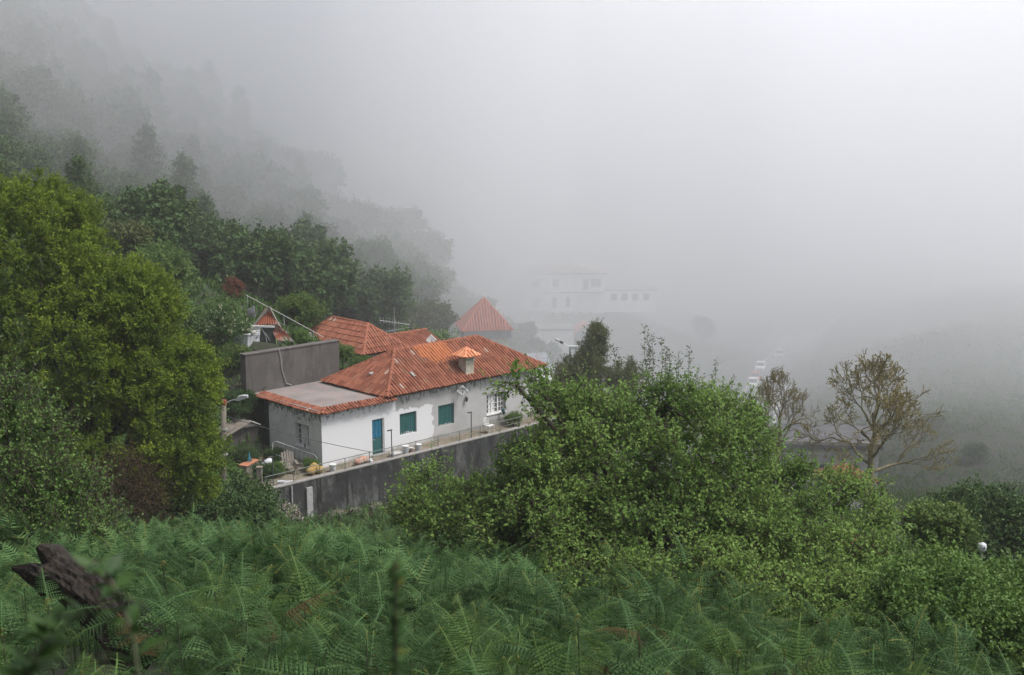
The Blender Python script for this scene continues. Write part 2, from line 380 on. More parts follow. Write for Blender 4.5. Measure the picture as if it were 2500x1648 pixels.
def hip_roof(parent, x0, x1, y0, y1, he, hr, mat, along='x', sp=.21, row=.40, rr=.12, name="roof", step=.007):
    if along == 'x':
        d = min((y1 - y0) / 2, (x1 - x0) / 2); ym = (y0 + y1) / 2; r0 = (x0 + d, ym, hr); r1 = (x1 - d, ym, hr)
        fl = [((x0,y0,he),(x1,y0,he),r1,r0), ((x1,y0,he),(x1,y1,he),r1,r1), ((x1,y1,he),(x0,y1,he),r0,r1), ((x0,y1,he),(x0,y0,he),r0,r0)]
        hips = [((x0,y0,he),r0),((x0,y1,he),r0),((x1,y0,he),r1),((x1,y1,he),r1)]
    else:
        d = (x1 - x0) / 2; xm = (x0 + x1) / 2; r0 = (xm, y0 + d, hr); r1 = (xm, y1 - d, hr)
        fl = [((x0,y0,he),(x1,y0,he),r0,r0), ((x1,y0,he),(x1,y1,he),r1,r0), ((x1,y1,he),(x0,y1,he),r1,r1), ((x0,y1,he),(x0,y0,he),r0,r1)]
        hips = [((x0,y0,he),r0),((x1,y0,he),r0),((x0,y1,he),r1),((x1,y1,he),r1)]
    dk = MB()
    for A, B, C, D in fl: dk.add([A, B, C] if C == D else [A, B, C, D], [(0, 1, 2) if C == D else (0, 1, 2, 3)])
    dk.add([(x0,y0,he-.01),(x1,y0,he-.01),(x1,y1,he-.01),(x0,y1,he-.01)], [(3,2,1,0)])
    dk.box(x0+.04, x1-.04, y0+.04, y1-.04, he - .10, he - .012)
    roof = dk.build(name, m_deck, parent)
    tl = MB()
    for A, B, C, D in fl: tile_face(tl, A, B, C, D, sp, row, step)
    o = tl.build("tile_field", mat, roof); o["kind"] = "stuff"
    for a, b in hips: ridge_line(roof, a, b, mat, rr)
    if (Vector(r1) - Vector(r0)).length > .3: ridge_line(roof, r0, r1, mat, rr)
    return roof
def wall_quads(mb, a0, a1, z0, z1, holes, depth, fm):
    """one wall face with real openings and reveals; fm(a, out, z) -> point"""
    xs = sorted({a0, a1, *[h[0] for h in holes], *[h[1] for h in holes]}); zs = sorted({z0, z1, *[h[2] for h in holes], *[h[3] for h in holes]})
    for i in range(len(xs) - 1):
        for j in range(len(zs) - 1):
            cx, cz = (xs[i] + xs[i+1]) / 2, (zs[j] + zs[j+1]) / 2
            if any(h[0] < cx < h[1] and h[2] < cz < h[3] for h in holes): continue
            mb.add([fm(xs[i],0,zs[j]),fm(xs[i+1],0,zs[j]),fm(xs[i+1],0,zs[j+1]),fm(xs[i],0,zs[j+1])], [(0,1,2,3)])
    for h in holes:
        c = [(h[0],h[2]),(h[1],h[2]),(h[1],h[3]),(h[0],h[3])]
        for k in range(4):
            p, q = c[k], c[(k+1) % 4]
            mb.add([fm(p[0],0,p[1]),fm(q[0],0,q[1]),fm(q[0],-depth,q[1]),fm(p[0],-depth,p[1])], [(0,1,2,3)])
def window(parent, fm, a0, a1, z0, z1, cols=4, rows=3, dep=.14, curtain=True, sash=2, sill=True):
    w = MB(fm); f = .055
    w.box(a0, a1, -dep-.05, -dep, z0, z0+f); w.box(a0, a1, -dep-.05, -dep, z1-f, z1)
    w.box(a0, a0+f, -dep-.05, -dep, z0+f, z1-f); w.box(a1-f, a1, -dep-.05, -dep, z0+f, z1-f)
    wo = w.build("window", m_white, parent)
    for k in range(1, sash):
        x = a0 + (a1 - a0) * k / sash; MB(fm).box(x-.05, x+.05, -dep-.04, -dep+.012, z0+f, z1-f).build("sash_frame", m_white, wo)
    mu = MB(fm)
    for k in range(1, cols):
        if cols % sash == 0 and k % (cols // sash) == 0: continue
        x = a0 + (a1 - a0) * k / cols; mu.box(x-.014, x+.014, -dep-.035, -dep+.004, z0+f, z1-f)
    for k in range(1, rows):
        z = z0 + (z1 - z0) * k / rows; mu.box(a0+f, a1-f, -dep-.034, -dep+.003, z-.014, z+.014)
    mu.build("glazing_bar", m_white, wo)
    for i in range(cols):
        for j in range(rows):
            xa, xb = a0 + (a1-a0)*i/cols, a0 + (a1-a0)*(i+1)/cols; za, zb = z0 + (z1-z0)*j/rows, z0 + (z1-z0)*(j+1)/rows
            cur = curtain and (j < rows - 0) and i in (1, 2)
            MB(fm).box(xa+.012, xb-.012, -dep-.03, -dep-.024, za+.012, zb-.012).build("pane", m_curtain if cur else m_glass, wo)
    if sill: MB(fm).box(a0-.06, a1+.06, -dep-.02, .05, z0-.06, z0-.004).build("sill", m_white, wo)
    return wo

# ================================================================== the setting
def terrain():
    def ax(lo, hi, f0, f1, n): # dense between f0 and f1
        return np.unique(np.r_[np.linspace(lo, f0, n)**1, np.arange(f0, f1, .62), np.linspace(f1, hi, n)])
    xs = np.unique(np.r_[-700, -500, -350, -250, np.arange(-200, -40, 4.5), np.arange(-40, -22, 1.2), np.arange(-22, 8, .42), np.arange(8, 30, 1.0), np.arange(30, 70, 1.4), np.arange(70, 200, 6), 250, 350, 500, 700])
    ys = np.unique(np.r_[-300, -150, -60, -30, np.arange(-20, 0, 2), np.arange(0, 55, 1.0), np.arange(55, 82, .42), np.arange(82, 130, 1.4), np.arange(130, 290, 2.2), np.arange(290, 420, 9), 500, 650, 900])
    X, Y = np.meshgrid(xs, ys); Z = ground(X, Y)
    Z = Z + .12 * np.sin(X * 1.7 + np.cos(Y * .9) * 2) * np.clip((Y - 3) / 10, 0, 1) * .6 + .10 * np.sin(Y * 2.3 + X * .6)* np.clip((Y - 3) / 10, 0, 1)
    ny, nx = X.shape; i = np.arange(nx * ny).reshape(ny, nx)
    f = np.stack([i[:-1,:-1], i[:-1,1:], i[1:,1:], i[1:,:-1]], -1).reshape(-1, 4)
    me = np_mesh("hillside", np.stack([X, Y, Z], -1).reshape(-1, 3), f, smooth=True)
    tag(link("hillside", me, None, m_earth), "steep green hillside running down into the valley", None, None, "structure")
terrain()
# road with its markings
def strip(name, mat, off0, off1, us, dz, label):
    vs = []; 
    for u in us:
        p = road_pt(u); q = road_pt(min(u + .01, 1)) - road_pt(max(u - .01, 0)); q /= np.linalg.norm(q); nrm = np.array([q[1], -q[0]])
        z = float(road_z(p[1])) + dz
        for o in (off0, off1): vs.append((*(p + nrm * o), z))
    n = len(us); me = np_mesh(name, vs, [(2*i, 2*i+1, 2*i+3, 2*i+2) for i in range(n - 1)])
    return tag(link(name, me, None, mat), label, None, None, "structure")
strip("road", m_asphalt, -3.3, 3.4, np.linspace(0, 1, 60), .03, "grey asphalt road running down the valley")
strip("edge_line", m_paint, -2.75, -2.62, np.linspace(0, 1, 60), .036, "white line along the road edge by the parked cars")
for k in range(22):
    u = k / 22; strip("lane_dash", m_paint, .33, .45, [u, u + .008, u + .017], .036, "short white dash in the middle of the road")
blk = MB(); blk.prism([(-.2,-.2),(.2,-.2),(.2,.32),(.15,.38),(-.15,.38),(-.2,.32)], -1.0, 1.0); blk_me = blk.mesh("kerb_block"); blk_me.materials.append(m_white)
for k in range(13):
    u = .10 + k * .037; p = road_pt(u); q = road_pt(u + .01) - road_pt(u - .01); q /= np.linalg.norm(q)
    o = link("kerb_block", blk_me); o.location = (*(p + np.array([q[1], -q[0]]) * 3.75), float(road_z(p[1])) + .03); o.rotation_euler = (0, 0, math.atan2(q[1], q[0]) - math.pi/2)
    tag(o, "white painted stone block in the row along the outer road edge", "kerb block", "white blocks along the road")

# ================================================================== main house
H = empty("tiled_house", HO, ANG, "long white and grey house with hipped red tile roof and teal shutters", "house")
front = lambda t0: (lambda a, b, c: (a, t0 - b, c))
leftf = lambda s0: (lambda a, b, c: (s0 - b, a, c))
F1, F2, LF = front(.2), front(.3), leftf(.05)
wb = MB()
wall_quads(wb, .05, 4.97, -.3, 2.9, [(3.34, 4.17, 0, 1.95)], .16, F1)
wb.add([(4.97,.2,-.3),(4.97,.3,-.3),(4.97,.3,2.9),(4.97,.2,2.9)], [(0,1,2,3)])
wall_quads(wb, 4.97, 16.0, -.3, 3.05, [(11.88, 13.42, .75, 1.95), (5.33, 6.53, .715, 1.915), (8.12, 9.32, .715, 1.915)], .2, F2)
wb.add([(16,.3,-.3),(16,5.7,-.3),(16,5.7,3.05),(16,.3,3.05)], [(0,1,2,3)])
wb.add([(16,5.7,-.3),(4.97,5.7,-.3),(4.97,5.7,3.05),(16,5.7,3.05)], [(0,1,2,3)])
wb.add([(4.6,.34,2.9),(4.6,5.7,2.9),(4.6,5.7,3.05),(4.6,.34,3.05)], [(0,1,2,3)])
wb.build("front_wall", m_wall_front, H)
wl = MB(); wall_quads(wl, .2, 5.0, -.3, 2.9, [(1.34, 2.55, .8, 2.0)], .2, LF)
wl.build("side_wall", m_wall_side, H)["label"] = "grey stained side wall"
MB().box(.55, 1.0, 5.0, 6.3, -.3, 2.9).build("recessed_wall", m_darkwood_shade, H)  # set-back wall coloured near black, the recess shade put into its colour
# two teal shutters and the blue glazed door
for a in (5.33, 8.12):
    sh = MB(F2).box(a, a+1.2, -.16, -.13, .72, 1.91).build("shutter", m_teal, H)
    for i in range(10):
        MB(F2).box(a+.006+i*.12, a+.114+i*.12, -.129, -.10, .735, 1.9).build("board", m_teal, sh)
    MB(F2).box(a+.59, a+.61, -.10, -.085, .735, 1.9).build("centre_strip", m_teal_dark, sh)
    pass
    for i in range(6): MB(F2).box(a+.15+i*.15+random.uniform(0,.05), a+.19+i*.15+random.uniform(.03,.07), -.0995, -.082, .74, .74+random.uniform(.03,.12)).build("paint_flake", m_white, sh)
dr = MB(F1).box(3.35, 4.06, -.14, -.09, .02, 1.93).build("door", m_teal_dark, H)
for i in range(3):
    for j in range(3):
        MB(F1).box(3.39+i*.215, 3.58+i*.215, -.089, -.075, .92+j*.33, 1.22+j*.33).build("pane", m_blueglass, dr)
MB(F1).box(3.40, 4.01, -.089, -.07, .08, .78).build("lower_panel", m_teal, dr)
MB(F1).tube([(3.42,-.07,.84),(3.42,-.02,.84),(3.52,-.02,.84)], .012).build("handle", m_greymetal, dr)
MB(F1).box(4.065, 4.165, -.15, -.02, .0, 1.94).build("door_jamb", m_greyplaster, H)
MB(F1).box(3.25, 4.25, -.1, .18, -.06, .015).build("door_step", m_concrete, H)
window(H, F2, 11.9, 13.4, .76, 1.94, 6, 4, .16, True, 3)
window(H, LF, 1.36, 2.53, .81, 1.99, 4, 4, .16, True, 2)
# flat roof with its tile verge
fr = MB().box(-.05, 4.98, .22, 6.4, 2.86, 2.98).build("flat_roof", m_flat, H)
vt = MB(); tile_face(vt, (-.12,-.1,2.88), (4.9,-.1,2.88), (4.9,.42,3.06), (.42,.42,3.06), .2, .3)
tile_face(vt, (-.12,6.0,2.88), (-.12,-.1,2.88), (.42,.42,3.06), (.42,6.0,3.06), .2, .3)
vt.build("verge_tiles", m_tile, H)["kind"] = "stuff"
vd = MB().add([(-.12,-.1,2.87),(4.9,-.1,2.87),(4.9,.42,3.05),(.42,.42,3.05)],[(0,1,2,3)]).add([(-.12,6,2.87),(-.12,-.1,2.87),(.42,.42,3.05),(.42,6,3.05)],[(0,1,2,3)])
vd.add([(.42,.42,3.05),(4.9,.42,3.05),(4.9,.46,2.985),(.46,.46,2.985)],[(0,1,2,3)]).add([(.42,6,3.05),(.42,.42,3.05),(.46,.46,2.985),(.46,6,2.985)],[(0,1,2,3)])
vd.build("verge_bed", m_deck, H)
ridge_line(H, (-.14,-.12,2.93), (.34,.34,3.1), m_tile, .11, .34)
hip_roof(H, 4.23, 16.6, 0.0, 5.94, 3.1, 4.9, m_tile)
for (x, y) in ((6.9, 1.05), (5.35, 2.7), (11.7, 1.35)):     # pale replacement tiles
    z = 3.1 + .606 * min(y, 5.94 - y, x - 4.23)
    gt = MB().box(-.08, .08, -.19, .19, .02, .085).build("glass_tile", m_concrete, H)
    gt.location = (x, y, z + .03); gt.rotation_euler = (R(31), 0, 0) if x > 6 else (0, R(-31), R(90))
# chimney
m_chim = M("chimney_render", (.50, .47, .40), (.36, .335, .275), 2.2, .9, .2, fine=(5, (.27, .24, .17)))
ch = MB().box(10.3, 10.92, .35, .97, 3.15, 4.36).box(10.26, 10.96, .31, 1.01, 4.36, 4.42).build("chimney", m_chim, H)
ck = MB(); c0, c1, d0, d1, zh, zr = 10.04, 11.18, .09, 1.23, 4.45, 4.86
for A, B in (((c0,d0,zh),(c1,d0,zh)),((c1,d0,zh),(c1,d1,zh)),((c1,d1,zh),(c0,d1,zh)),((c0,d1,zh),(c0,d0,zh))):
    ck.add([A, B, (10.61, .66, zr)], [(0, 1, 2)])
ck.add([(c0,d0,zh),(c1,d0,zh),(c1,d1,zh),(c0,d1,zh)], [(3,2,1,0)])
cp = ck.build("chimney_cap", m_deck, ch)
m_tile_cap = tile_mat("cap_tiles", (.50, .19, .10), (.60, .27, .15), (.50, .36, .28), None, .35)
for A, B in (((c0,d0,zh),(c1,d0,zh)),((c1,d0,zh),(c1,d1,zh)),((c1,d1,zh),(c0,d1,zh)),((c0,d1,zh),(c0,d0,zh))):
    tmp = MB(); tile_face(tmp, A, B, (10.61,.66,zr), (10.61,.66,zr), .2, .5)
    tmp.build("cap_tile", m_tile_cap, ch)["kind"] = "stuff"
for A in ((c0,d0,zh),(c1,d0,zh),(c1,d1,zh),(c0,d1,zh)): 
    ridge_line(ch, A, (10.61, .66, zr + .02), m_tile_cap, .085, .3)
sv = MB()
for i in range(4): sv.box(10.36+i*.15, 10.42+i*.15, .348, .352, 4.18, 4.3)
sv.build("smoke_slot", m_darkwood_shade, ch)

# weathered wall behind the flat roof
bw = MB().box(-.4, 5.9, 6.42, 6.92, 2.4, 5.12); bw_o = empty("garden_wall", hs(0, 0, 0), ANG, "tall dark weathered block wall rising behind the flat roof", "wall")
bw.build("wall_face", m_backwall, bw_o); MB().box(-.45, 5.94, 6.38, 6.96, 5.122, 5.17).build("coping", m_backwall, bw_o)
MB().tube([(1.75,6.37,5.2),(1.85,6.36,4.6),(1.9,6.36,4.0),(2.15,6.36,3.2),(2.5,6.36,3.05)], .025).build("pipe", m_greymetal, bw_o)
# terrace and its retaining wall
tag(link("terrace", MB().box(-4.35, 16.4, -1.1, 6.3, -1.2, -.02).mesh("terrace"), None, m_terrace), "bare earth terrace in front of the house", None, None, "structure")
bpy.data.objects["terrace"].location = HO; bpy.data.objects["terrace"].rotation_euler = (0, 0, ANG)
rw = empty("retaining_wall", hs(0, -1.1, -2), ANG, "black stained concrete retaining wall below the house terrace", "wall")
MB().box(-4.65, 16.5, -.28, 0, -.9, 2.06).build("wall_face", m_retain, rw)
MB().box(-4.65, -4.37, 0.002, 5.5, -.9, 2.05).build("side_return", m_retain, rw)
MB().box(-2.15, -1.8, -.40, -.283, -.9, 1.72).build("pilaster", m_greyplaster, rw)
MB().tube([(-3.0,-.33,2.0),(-3.0,-.33,.0),(-2.98,-.33,-.6)], .05, 8).build("drain_pipe", m_greymetal, rw)
MB().box(-4.68, 16.52, -.31, .02, 2.062, 2.12).build("coping", m_concrete, rw)
rl = empty("terrace_railing", hs(-4.3, -1.22, .12), ANG, "low green metal railing along the top of the retaining wall", "railing")
m_rail = M("rail_paint", (.09, .115, .105), (.15, .15, .14), 5, .5, metal=.2)
MB().tube([(-.1,0,.58),(17.5,0,.58)], .022).build("top_rail", m_rail, rl); MB().tube([(-.1,0,.27),(17.5,0,.27)], .016).build("lower_rail", m_rail, rl)
pm = MB().tube([(0,0,-.02),(0,0,.58)], .02).mesh("post"); pm.materials.append(m_rail)
for i in range(12): link("post", pm, rl).location = (i * 1.58, 0, 0)
# slim garden lamps on the wall
for (s, lab) in ((-3.8, "slim dark garden lamp at the left end of the terrace railing"), (3.65, "slim dark garden lamp on the wall beside the blue door"), (9.4, "slim dark garden lamp on the wall below the satellite dish")):
    g = empty("garden_lamp", hs(s, -1.05, 0), ANG, lab, "lamp", "slim lamps along the terrace")
    MB().tube([(0,0,-.03),(0,0,1.56)], .028, 8).build("post", m_blackmetal, g)
    MB().box(-.26, .04, -.04, .04, 1.56, 1.61).build("lamp_head", m_blackmetal, g); MB().lathe((0,0,0), [(.07,-.02),(.07,.02),(.03,.05)], 8).build("base", m_blackmetal, g)

# rear house
RH = empty("rear_house", hs(10.1, 9.6, 0), ANG, "small house behind, its faded hip roof in wavy tile courses", "house")
hip_roof(RH, 0, 3.7, 0, 7.5, 3.3, 4.85, m_tile_old, 'y', .2, .42, .11, 'roof', .035)
MB().box(.25, 3.45, .25, 7.25, -3, 3.25).build("wall", m_greyplaster, RH)
MB().box(3.45, 7.0, .8, 4.2, -3, 2.95).build("annex_wall", m_greyplaster, RH)
ar = MB().add([(3.3,.5,3.0),(7.3,.5,3.0),(7.3,2.5,3.75),(3.3,2.5,3.75),(3.3,4.5,3.0),(7.3,4.5,3.0)], [(0,1,2,3),(3,2,5,4)]).build("annex_roof", m_deck, RH)
tt = MB(); tile_face(tt, (3.3,.5,3.0),(7.3,.5,3.0),(7.3,2.5,3.75),(3.3,2.5,3.75), .21); tt.build("tile_field", m_tile, ar)["kind"] = "stuff"
ridge_line(ar, (3.3,2.5,3.75), (7.3,2.5,3.75), m_tile)

# satellite dishes
def dish(name, loc, rz, size, label, text):
    d = empty(name, loc, rz, label, "satellite dish"); s = size
    n = 9; vs = []; fs = []
    for i in range(n):
        for j in range(n):
            u, v = i/(n-1)*2-1, j/(n-1)*2-1
            x, z = (u - v) * s * .5, (u + v) * s * .5
            vs.append((x, -.32 * s - .16 * s * (u*u + v*v) * .5, z))
    for i in range(n-1):
        for j in range(n-1): fs.append((i*n+j, i*n+j+1, (i+1)*n+j+1, (i+1)*n+j))
    pl = MB().add(vs, fs).build("reflector", m_white, d, True); sm = pl.modifiers.new("t", 'SOLIDIFY'); sm.thickness = .02
    MB().tube([(0,.0,-s*.1),(0,.22,-s*.25),(0,.30,-s*.6)], .025).build("bracket", m_greymetal, d)
    MB().tube([(0,-.3*s,-s*.75),(0,-.8*s,-s*.35),(0,-.85*s,-s*.1)], .016).build("feed_arm", m_greymetal, d)
    MB().tube([(0,-.85*s,-s*.12),(0,-.72*s,-s*.02)], .035, 8).build("receiver_head", m_blackmetal, d)
    if text:
        cu = bpy.data.curves.new("lettering", 'FONT'); cu.body = text; cu.size = .26; cu.align_x = 'CENTER'; cu.extrude = .002
        to = bpy.data.objects.new("lettering_src", cu); COL.objects.link(to)
        me = bpy.data.meshes.new_from_object(to.evaluated_get(bpy.context.evaluated_depsgraph_get())); bpy.data.objects.remove(to)
        lt = link("lettering", me, d, m_text); me.materials.clear(); me.materials.append(m_text); lt.location = (0, -.50*s, s*.22); lt.rotation_euler = (R(90), 0, 0)
    return d
dish("satellite_dish", hs(9.65, -.0, 2.62), ANG - R(32), .36, "square white satellite dish lettered on the front wall under the eave", "meo")
dish("satellite_dish", hs(11.3, 4.6, 4.75), ANG - R(20), .36, "pale square satellite dish showing above the roof ridge", None)
ln_ = empty("wall_lantern", hs(10.17, .3, 2.05), ANG, "small black lantern hanging below the satellite dish", "lantern")
MB().tube([(0,0,.1),(0,-.1,.14),(0,-.14,.1)], .012).build("bracket", m_blackmetal, ln_)
MB().lathe((0,-.14,-.2), [(.02,0),(.06,.04),(.09,.2),(.11,.22),(.03,.32)], 6).build("lamp_body", m_blackmetal, ln_)
# ================================================================== things on the terrace
def thing(name, s, t, h, rz, label, cat, group=None): return empty(name, hs(s, t, h), ANG + rz, label, cat, group)
g = thing("metal_gate", -1.5, .9, 0, R(-78), "old rounded metal barrier leaning against the side wall", "barrier")
fm_ = [(-1.05,0,.05),(-1.05,.0,.9),(-.9,0,1.05),(.95,0,1.05),(1.1,0,.9),(1.1,0,.05)]
_al = Vector((1.15, -2.5, -.62)).normalized(); _up = Vector((.25, .12, .95)).normalized()
tl = lambda P: [Vector((-1.35, 2.75, .45)) + _al * (x + 1.05) * 1.25 + _up * z * .72 for x, y, z in P]
MB().tube(tl(fm_), .03, 7).build("outer_frame", m_greymetal, g); MB().tube(tl([(-1.05,0,.12),(1.1,0,.12)]), .022).build("bottom_rail", m_greymetal, g)
for i in range(9): MB().tube(tl([(-.85+i*.22,0,.12),(-.85+i*.22,0,1.04)]), .012, 5).build("bar", m_blackmetal, g)
g.rotation_euler = (0, 0, ANG); g.location = hs(0, 0, 0)
a = thing("garden_chair", -1.75, .55, 0, R(-25), "weathered grey slatted wooden garden chair", "chair")
for i in range(5): MB().beam((-.24+i*.12, .28, .3), (-.27+i*.135, .62, 1.05 - abs(i-2)*.05), .1, .02).build("back_slat", m_wood, a)
for i in range(5): MB().box(-.3, .3, -.28+i*.11, -.19+i*.11, .33-i*.012, .355-i*.012).build("seat_slat", m_wood, a)
for sx in (-1, 1):
    MB().beam((sx*.36,-.4,.55),(sx*.36,.42,.55),.13,.025).build("armrest", m_wood, a)
    MB().beam((sx*.33,-.3,0),(sx*.33,-.3,.54),.05,.09).build("leg", m_wood, a); MB().beam((sx*.33,.45,0),(sx*.33,-.3,.32),.04,.09).build("leg", m_wood, a)
def lumps(name, s, t, h, parts, mat, label, cat, seed):
    mb = MB()
    for i, (x, y, z, r) in enumerate(parts): mb.lump((x, y, z), (r, r*.8, r*.7), 2, .16, seed + i)
    o = mb.build(name, mat, None, True); o.location = hs(s, t, h); o.rotation_euler = (0, 0, ANG); return tag(o, label, cat)
lumps("plastic_bag", -2.25, 1.9, 0, [(0,0,.2,.28),(.3,.1,.2,.22),(.15,0,.4,.24)], m_whiteplastic, "crumpled white plastic sheeting heaped behind the garden chair", "plastic", 3)
lumps("plastic_bag", -1.6, 1.2, 0, [(0,0,.18,.2),(.2,.05,.2,.17)], m_whiteplastic, "small white plastic bag tucked beside the slatted chair back", "plastic", 9)
lumps("sack", -1.05, -.45, 0, [(0,0,.22,.32),(.34,0,.22,.3),(.17,.05,.36,.26)], m_yellow, "bulging yellow sack behind the railing", "sack", 15)
lumps("sack", 1.6, -.75, 0, [(0,0,.18,.24),(.32,.0,.2,.26),(.6,0,.18,.22)], m_orange, "long orange and white sack lying on the walkway by the railing", "sack", 22)
lumps("plastic_bag", 2.3, -.85, 0, [(0,0,.16,.18),(.05,-.05,.06,.14)], m_whiteplastic, "knotted pale bag at the end of the orange sack", "plastic", 31)
def bucket(s, t, r, h_, mat, label, lid=None):
    b = thing("bucket", s, t, 0, 0, label, "bucket"); MB().lathe((0,0,0), [(r*.82,0),(r,h_),(r*1.06,h_),(r*1.06,h_*.94),(r,h_*.9)][:3], 14).build("pail", mat, b)
    MB().lathe((0,0,h_+.003), [(r*1.1,0),(r*1.1,.04),(r*.9,.05)], 14).build("lid", lid or m_white, b)
    MB().tube([(r*math.cos(x)*1.05, .0, h_*.9 - .16*math.sin(x)) for x in np.linspace(0, math.pi, 8)], .007, 5).build("handle", m_greymetal, b).location = (0, -r*1.02, 0)
bucket(.0, -.75, .17, .34, m_whiteplastic, "lone white bucket behind the railing below the house corner")
bucket(4.8, -.8, .19, .42, m_whiteplastic, "taller white lidded bucket near the first shutter")
bucket(5.15, -.9, .15, .26, m_orange, "short patterned bucket between two white ones")
bucket(5.7, -.8, .18, .34, m_whiteplastic, "right hand white bucket of the group by the railing")
pk = thing("plank_stack", 3.9, -.65, 0, 0, "pale boards stacked flat on the walkway by the door", "boards")
for i in range(4): MB().box(-.1+i*.06, 1.1+i*.04, -.2+.02*i, .18, .0+i*.045, .042+i*.045).build("plank", m_white if i > 1 else m_wood, pk)
tag(MB().box(0,.35,0,.25,0,.22).box(.02,.33,-.004,.0,.03,.19).build("paint_tin", m_whiteplastic), "small white carton by the left railing post", "carton").location = hs(-3.45, -.85, -.02)
bpy.data.objects["paint_tin"].name = "carton"
o = tag(MB().lump((0,0,.05),(.35,.22,.06),2,.1,5).build("plastic_sheet", m_whiteplastic, None, True), "flat white sheet on the earth beside the carton", "plastic"); o.location = hs(-2.75, -.85, -.02)
ob = thing("orange_hutch", -3.3, 1.9, 0, R(20), "low hutch with a faded orange board roof", "hutch")
MB().box(-.5,.5,-.25,.25,0,.55).build("body", m_wood, ob); MB().prism([(-.5,.52),(.5,.62),(.5,.66),(-.5,.56)], -.3, .26).build("board", m_orangeboard, ob)
o = tag(MB().add([(-.12,0,0),(.12,0,0),(0,.1,0),(0,.03,.55)], [(0,1,3),(1,2,3),(2,0,3),(2,1,0)]).build("tarpaulin", m_blue), "little peaked blue tarpaulin on the orange hutch", "tarpaulin"); o.location = hs(-3.2, 1.95, .6)
sd = thing("lean_to_shed", -2.3, 5.2, -.3, 0, "small grey shed left of the house with slanting board roof", "shed")
MB().box(0,1.75,0,1.2,0,1.75).build("wall", m_backwall, sd)
MB().beam((-.5,-.2,1.55),(1.2,-.2,2.15),.3,.05).build("roof_board", m_wood, sd); MB().beam((1.15,-.2,2.15),(1.75,-.15,1.85),.25,.05).build("roof_board", m_white, sd)
MB().beam((-.3,.6,1.65),(1.2,.6,2.1),1.1,.04).build("roof_board", m_wood, sd)
pc = thing("white_chair", 11.2, -.55, 0, R(10), "white plastic armchair half hidden behind the leaves by the window", "chair")
MB().tube([(.27*math.cos(x), .2, .42+.42*math.sin(x)) for x in np.linspace(0,math.pi,10)], .03, 6).build("backrest", m_white, pc)
MB().box(-.26,.26,-.24,.2,.4,.44).build("seat", m_white, pc)
for i in range(3): MB().beam((-.12+i*.12,.2,.42),(-.12+i*.12,.2,.8),.06,.02).build("back_slat", m_white, pc)
for sx in (-1,1):
    for y in (-.2,.18): MB().beam((sx*.24,y,0),(sx*.24,y,.4),.04,.04).build("leg", m_white, pc)
fp = thing("flower_pot", 13.0, .05, .55, 0, "small dark pot hanging at the right window", "plant pot"); MB().lathe((0,0,.1),[(.06,0),(.09,.16),(.1,.17)],10).build("pot", m_blackmetal, fp)
MB().lump((0,0,.34),(.1,.1,.1),1,.3,4).build("foliage", MATS["teal_paint"], fp)
bt = thing("bottle", 1.4*0, 1.75, .82, 0, "dark bottle on the sill of the side window", "bottle"); bt.location = hs(-.02, 1.62, .81)
MB().lathe((0,0,0),[(.035,0),(.035,.16),(.012,.21),(.012,.26)],8).build("body", m_blackmetal, bt)
# pillar at the end of the railing
tag(MB().box(-.12,.12,-.12,.12,-.6,1.05).box(-.15,.15,-.15,.15,1.052,1.1).build("gate_post", m_wood), "brown wooden post at the left end of the railing", "post").location = hs(-4.5, -.95, .1)
# cables
def cable(a, b, sag, label, r=.012, mat=None):
    a, b = Vector(a), Vector(b); P = [a.lerp(b, i/14) - Vector((0,0,sag*4*(i/14)*(1-i/14))) for i in range(15)]
    tag(MB().tube(P, r, 4).build("cable", mat or m_blackmetal), label, "cable")
cable((-12.0,50,-12.15), hs(2.1,-1.22,.72), .12, "thin dark line strung from the wooden pole down to the railing", .014)
cable(hs(15.9,.1,2.9), (5.2,80.5,-17.6), .25, "overhead cable running from the roof corner into the conifer")

# ================================================================== lamps and poles
SL = empty("street_lamp", (-12.1, 50, gz(-12.1, 50) - .2), 0, "tall pale wooden pole with a street lamp on a short arm", "street lamp")
pz = -11.55 - SL.location.z
MB().tube([(0,0,0),(.05,0,pz*.5),(.2,0,pz)], [.15,.13,.10], 10).build("pole", m_pole, SL, True)
MB().tube([(.2,0,pz-.16),(.2,0,pz+.04)], .115, 10).build("rusty_cap", m_rust, SL)
for k in (.35, .62, .8): MB().tube([(.2*k,0,pz*k-.03),(.2*k,0,pz*k+.03)], .15, 10).build("band", m_greymetal, SL)
MB().tube([(.22,0,pz-.1),(.55,-.02,pz+.04),(.85,-.03,pz+.1)], .022).build("arm", m_greymetal, SL)
MB().prism([(.68,.05),(.82,.02),(1.2,.16),(1.18,.24),(1.0,.25),(.8,.2)], -.12, .12).build("lamp_head", m_greymetal, SL).location = (0,0,pz)
L2 = empty("street_lamp", (4.05, 85, gz(4.05, 85) - .1), 0, "street lamp reaching out left from behind the conifer", "street lamp")
pz = -15.75 - L2.location.z
MB().tube([(0,0,0),(0,0,pz)], [.1,.07], 8).build("pole", m_greymetal, L2); MB().box(-.02,.55,-.15,.15,pz-.2,pz+.05).build("junction_box", m_whiteplastic, L2)
MB().tube([(0,0,pz-.05),(-.55,0,pz+.28)], .025).build("arm", m_greymetal, L2)
MB().beam((-.5,0,pz+.25),(-.72,0,pz+.36),.2,.14).build("lamp_neck", m_blackmetal, L2); MB().beam((-.72,0,pz+.37),(-1.05,0,pz+.52),.24,.16).build("lamp_head", m_whiteplastic, L2)
GL = empty("globe_lamp", (15.87, 40, gz(15.87, 40) - .1), 0, "white globe lamp on a thin post among the bushes", "lamp"); pz = -14.45 - GL.location.z
MB().tube([(0,0,0),(0,0,pz)], .035, 8).build("post", m_greymetal, GL)
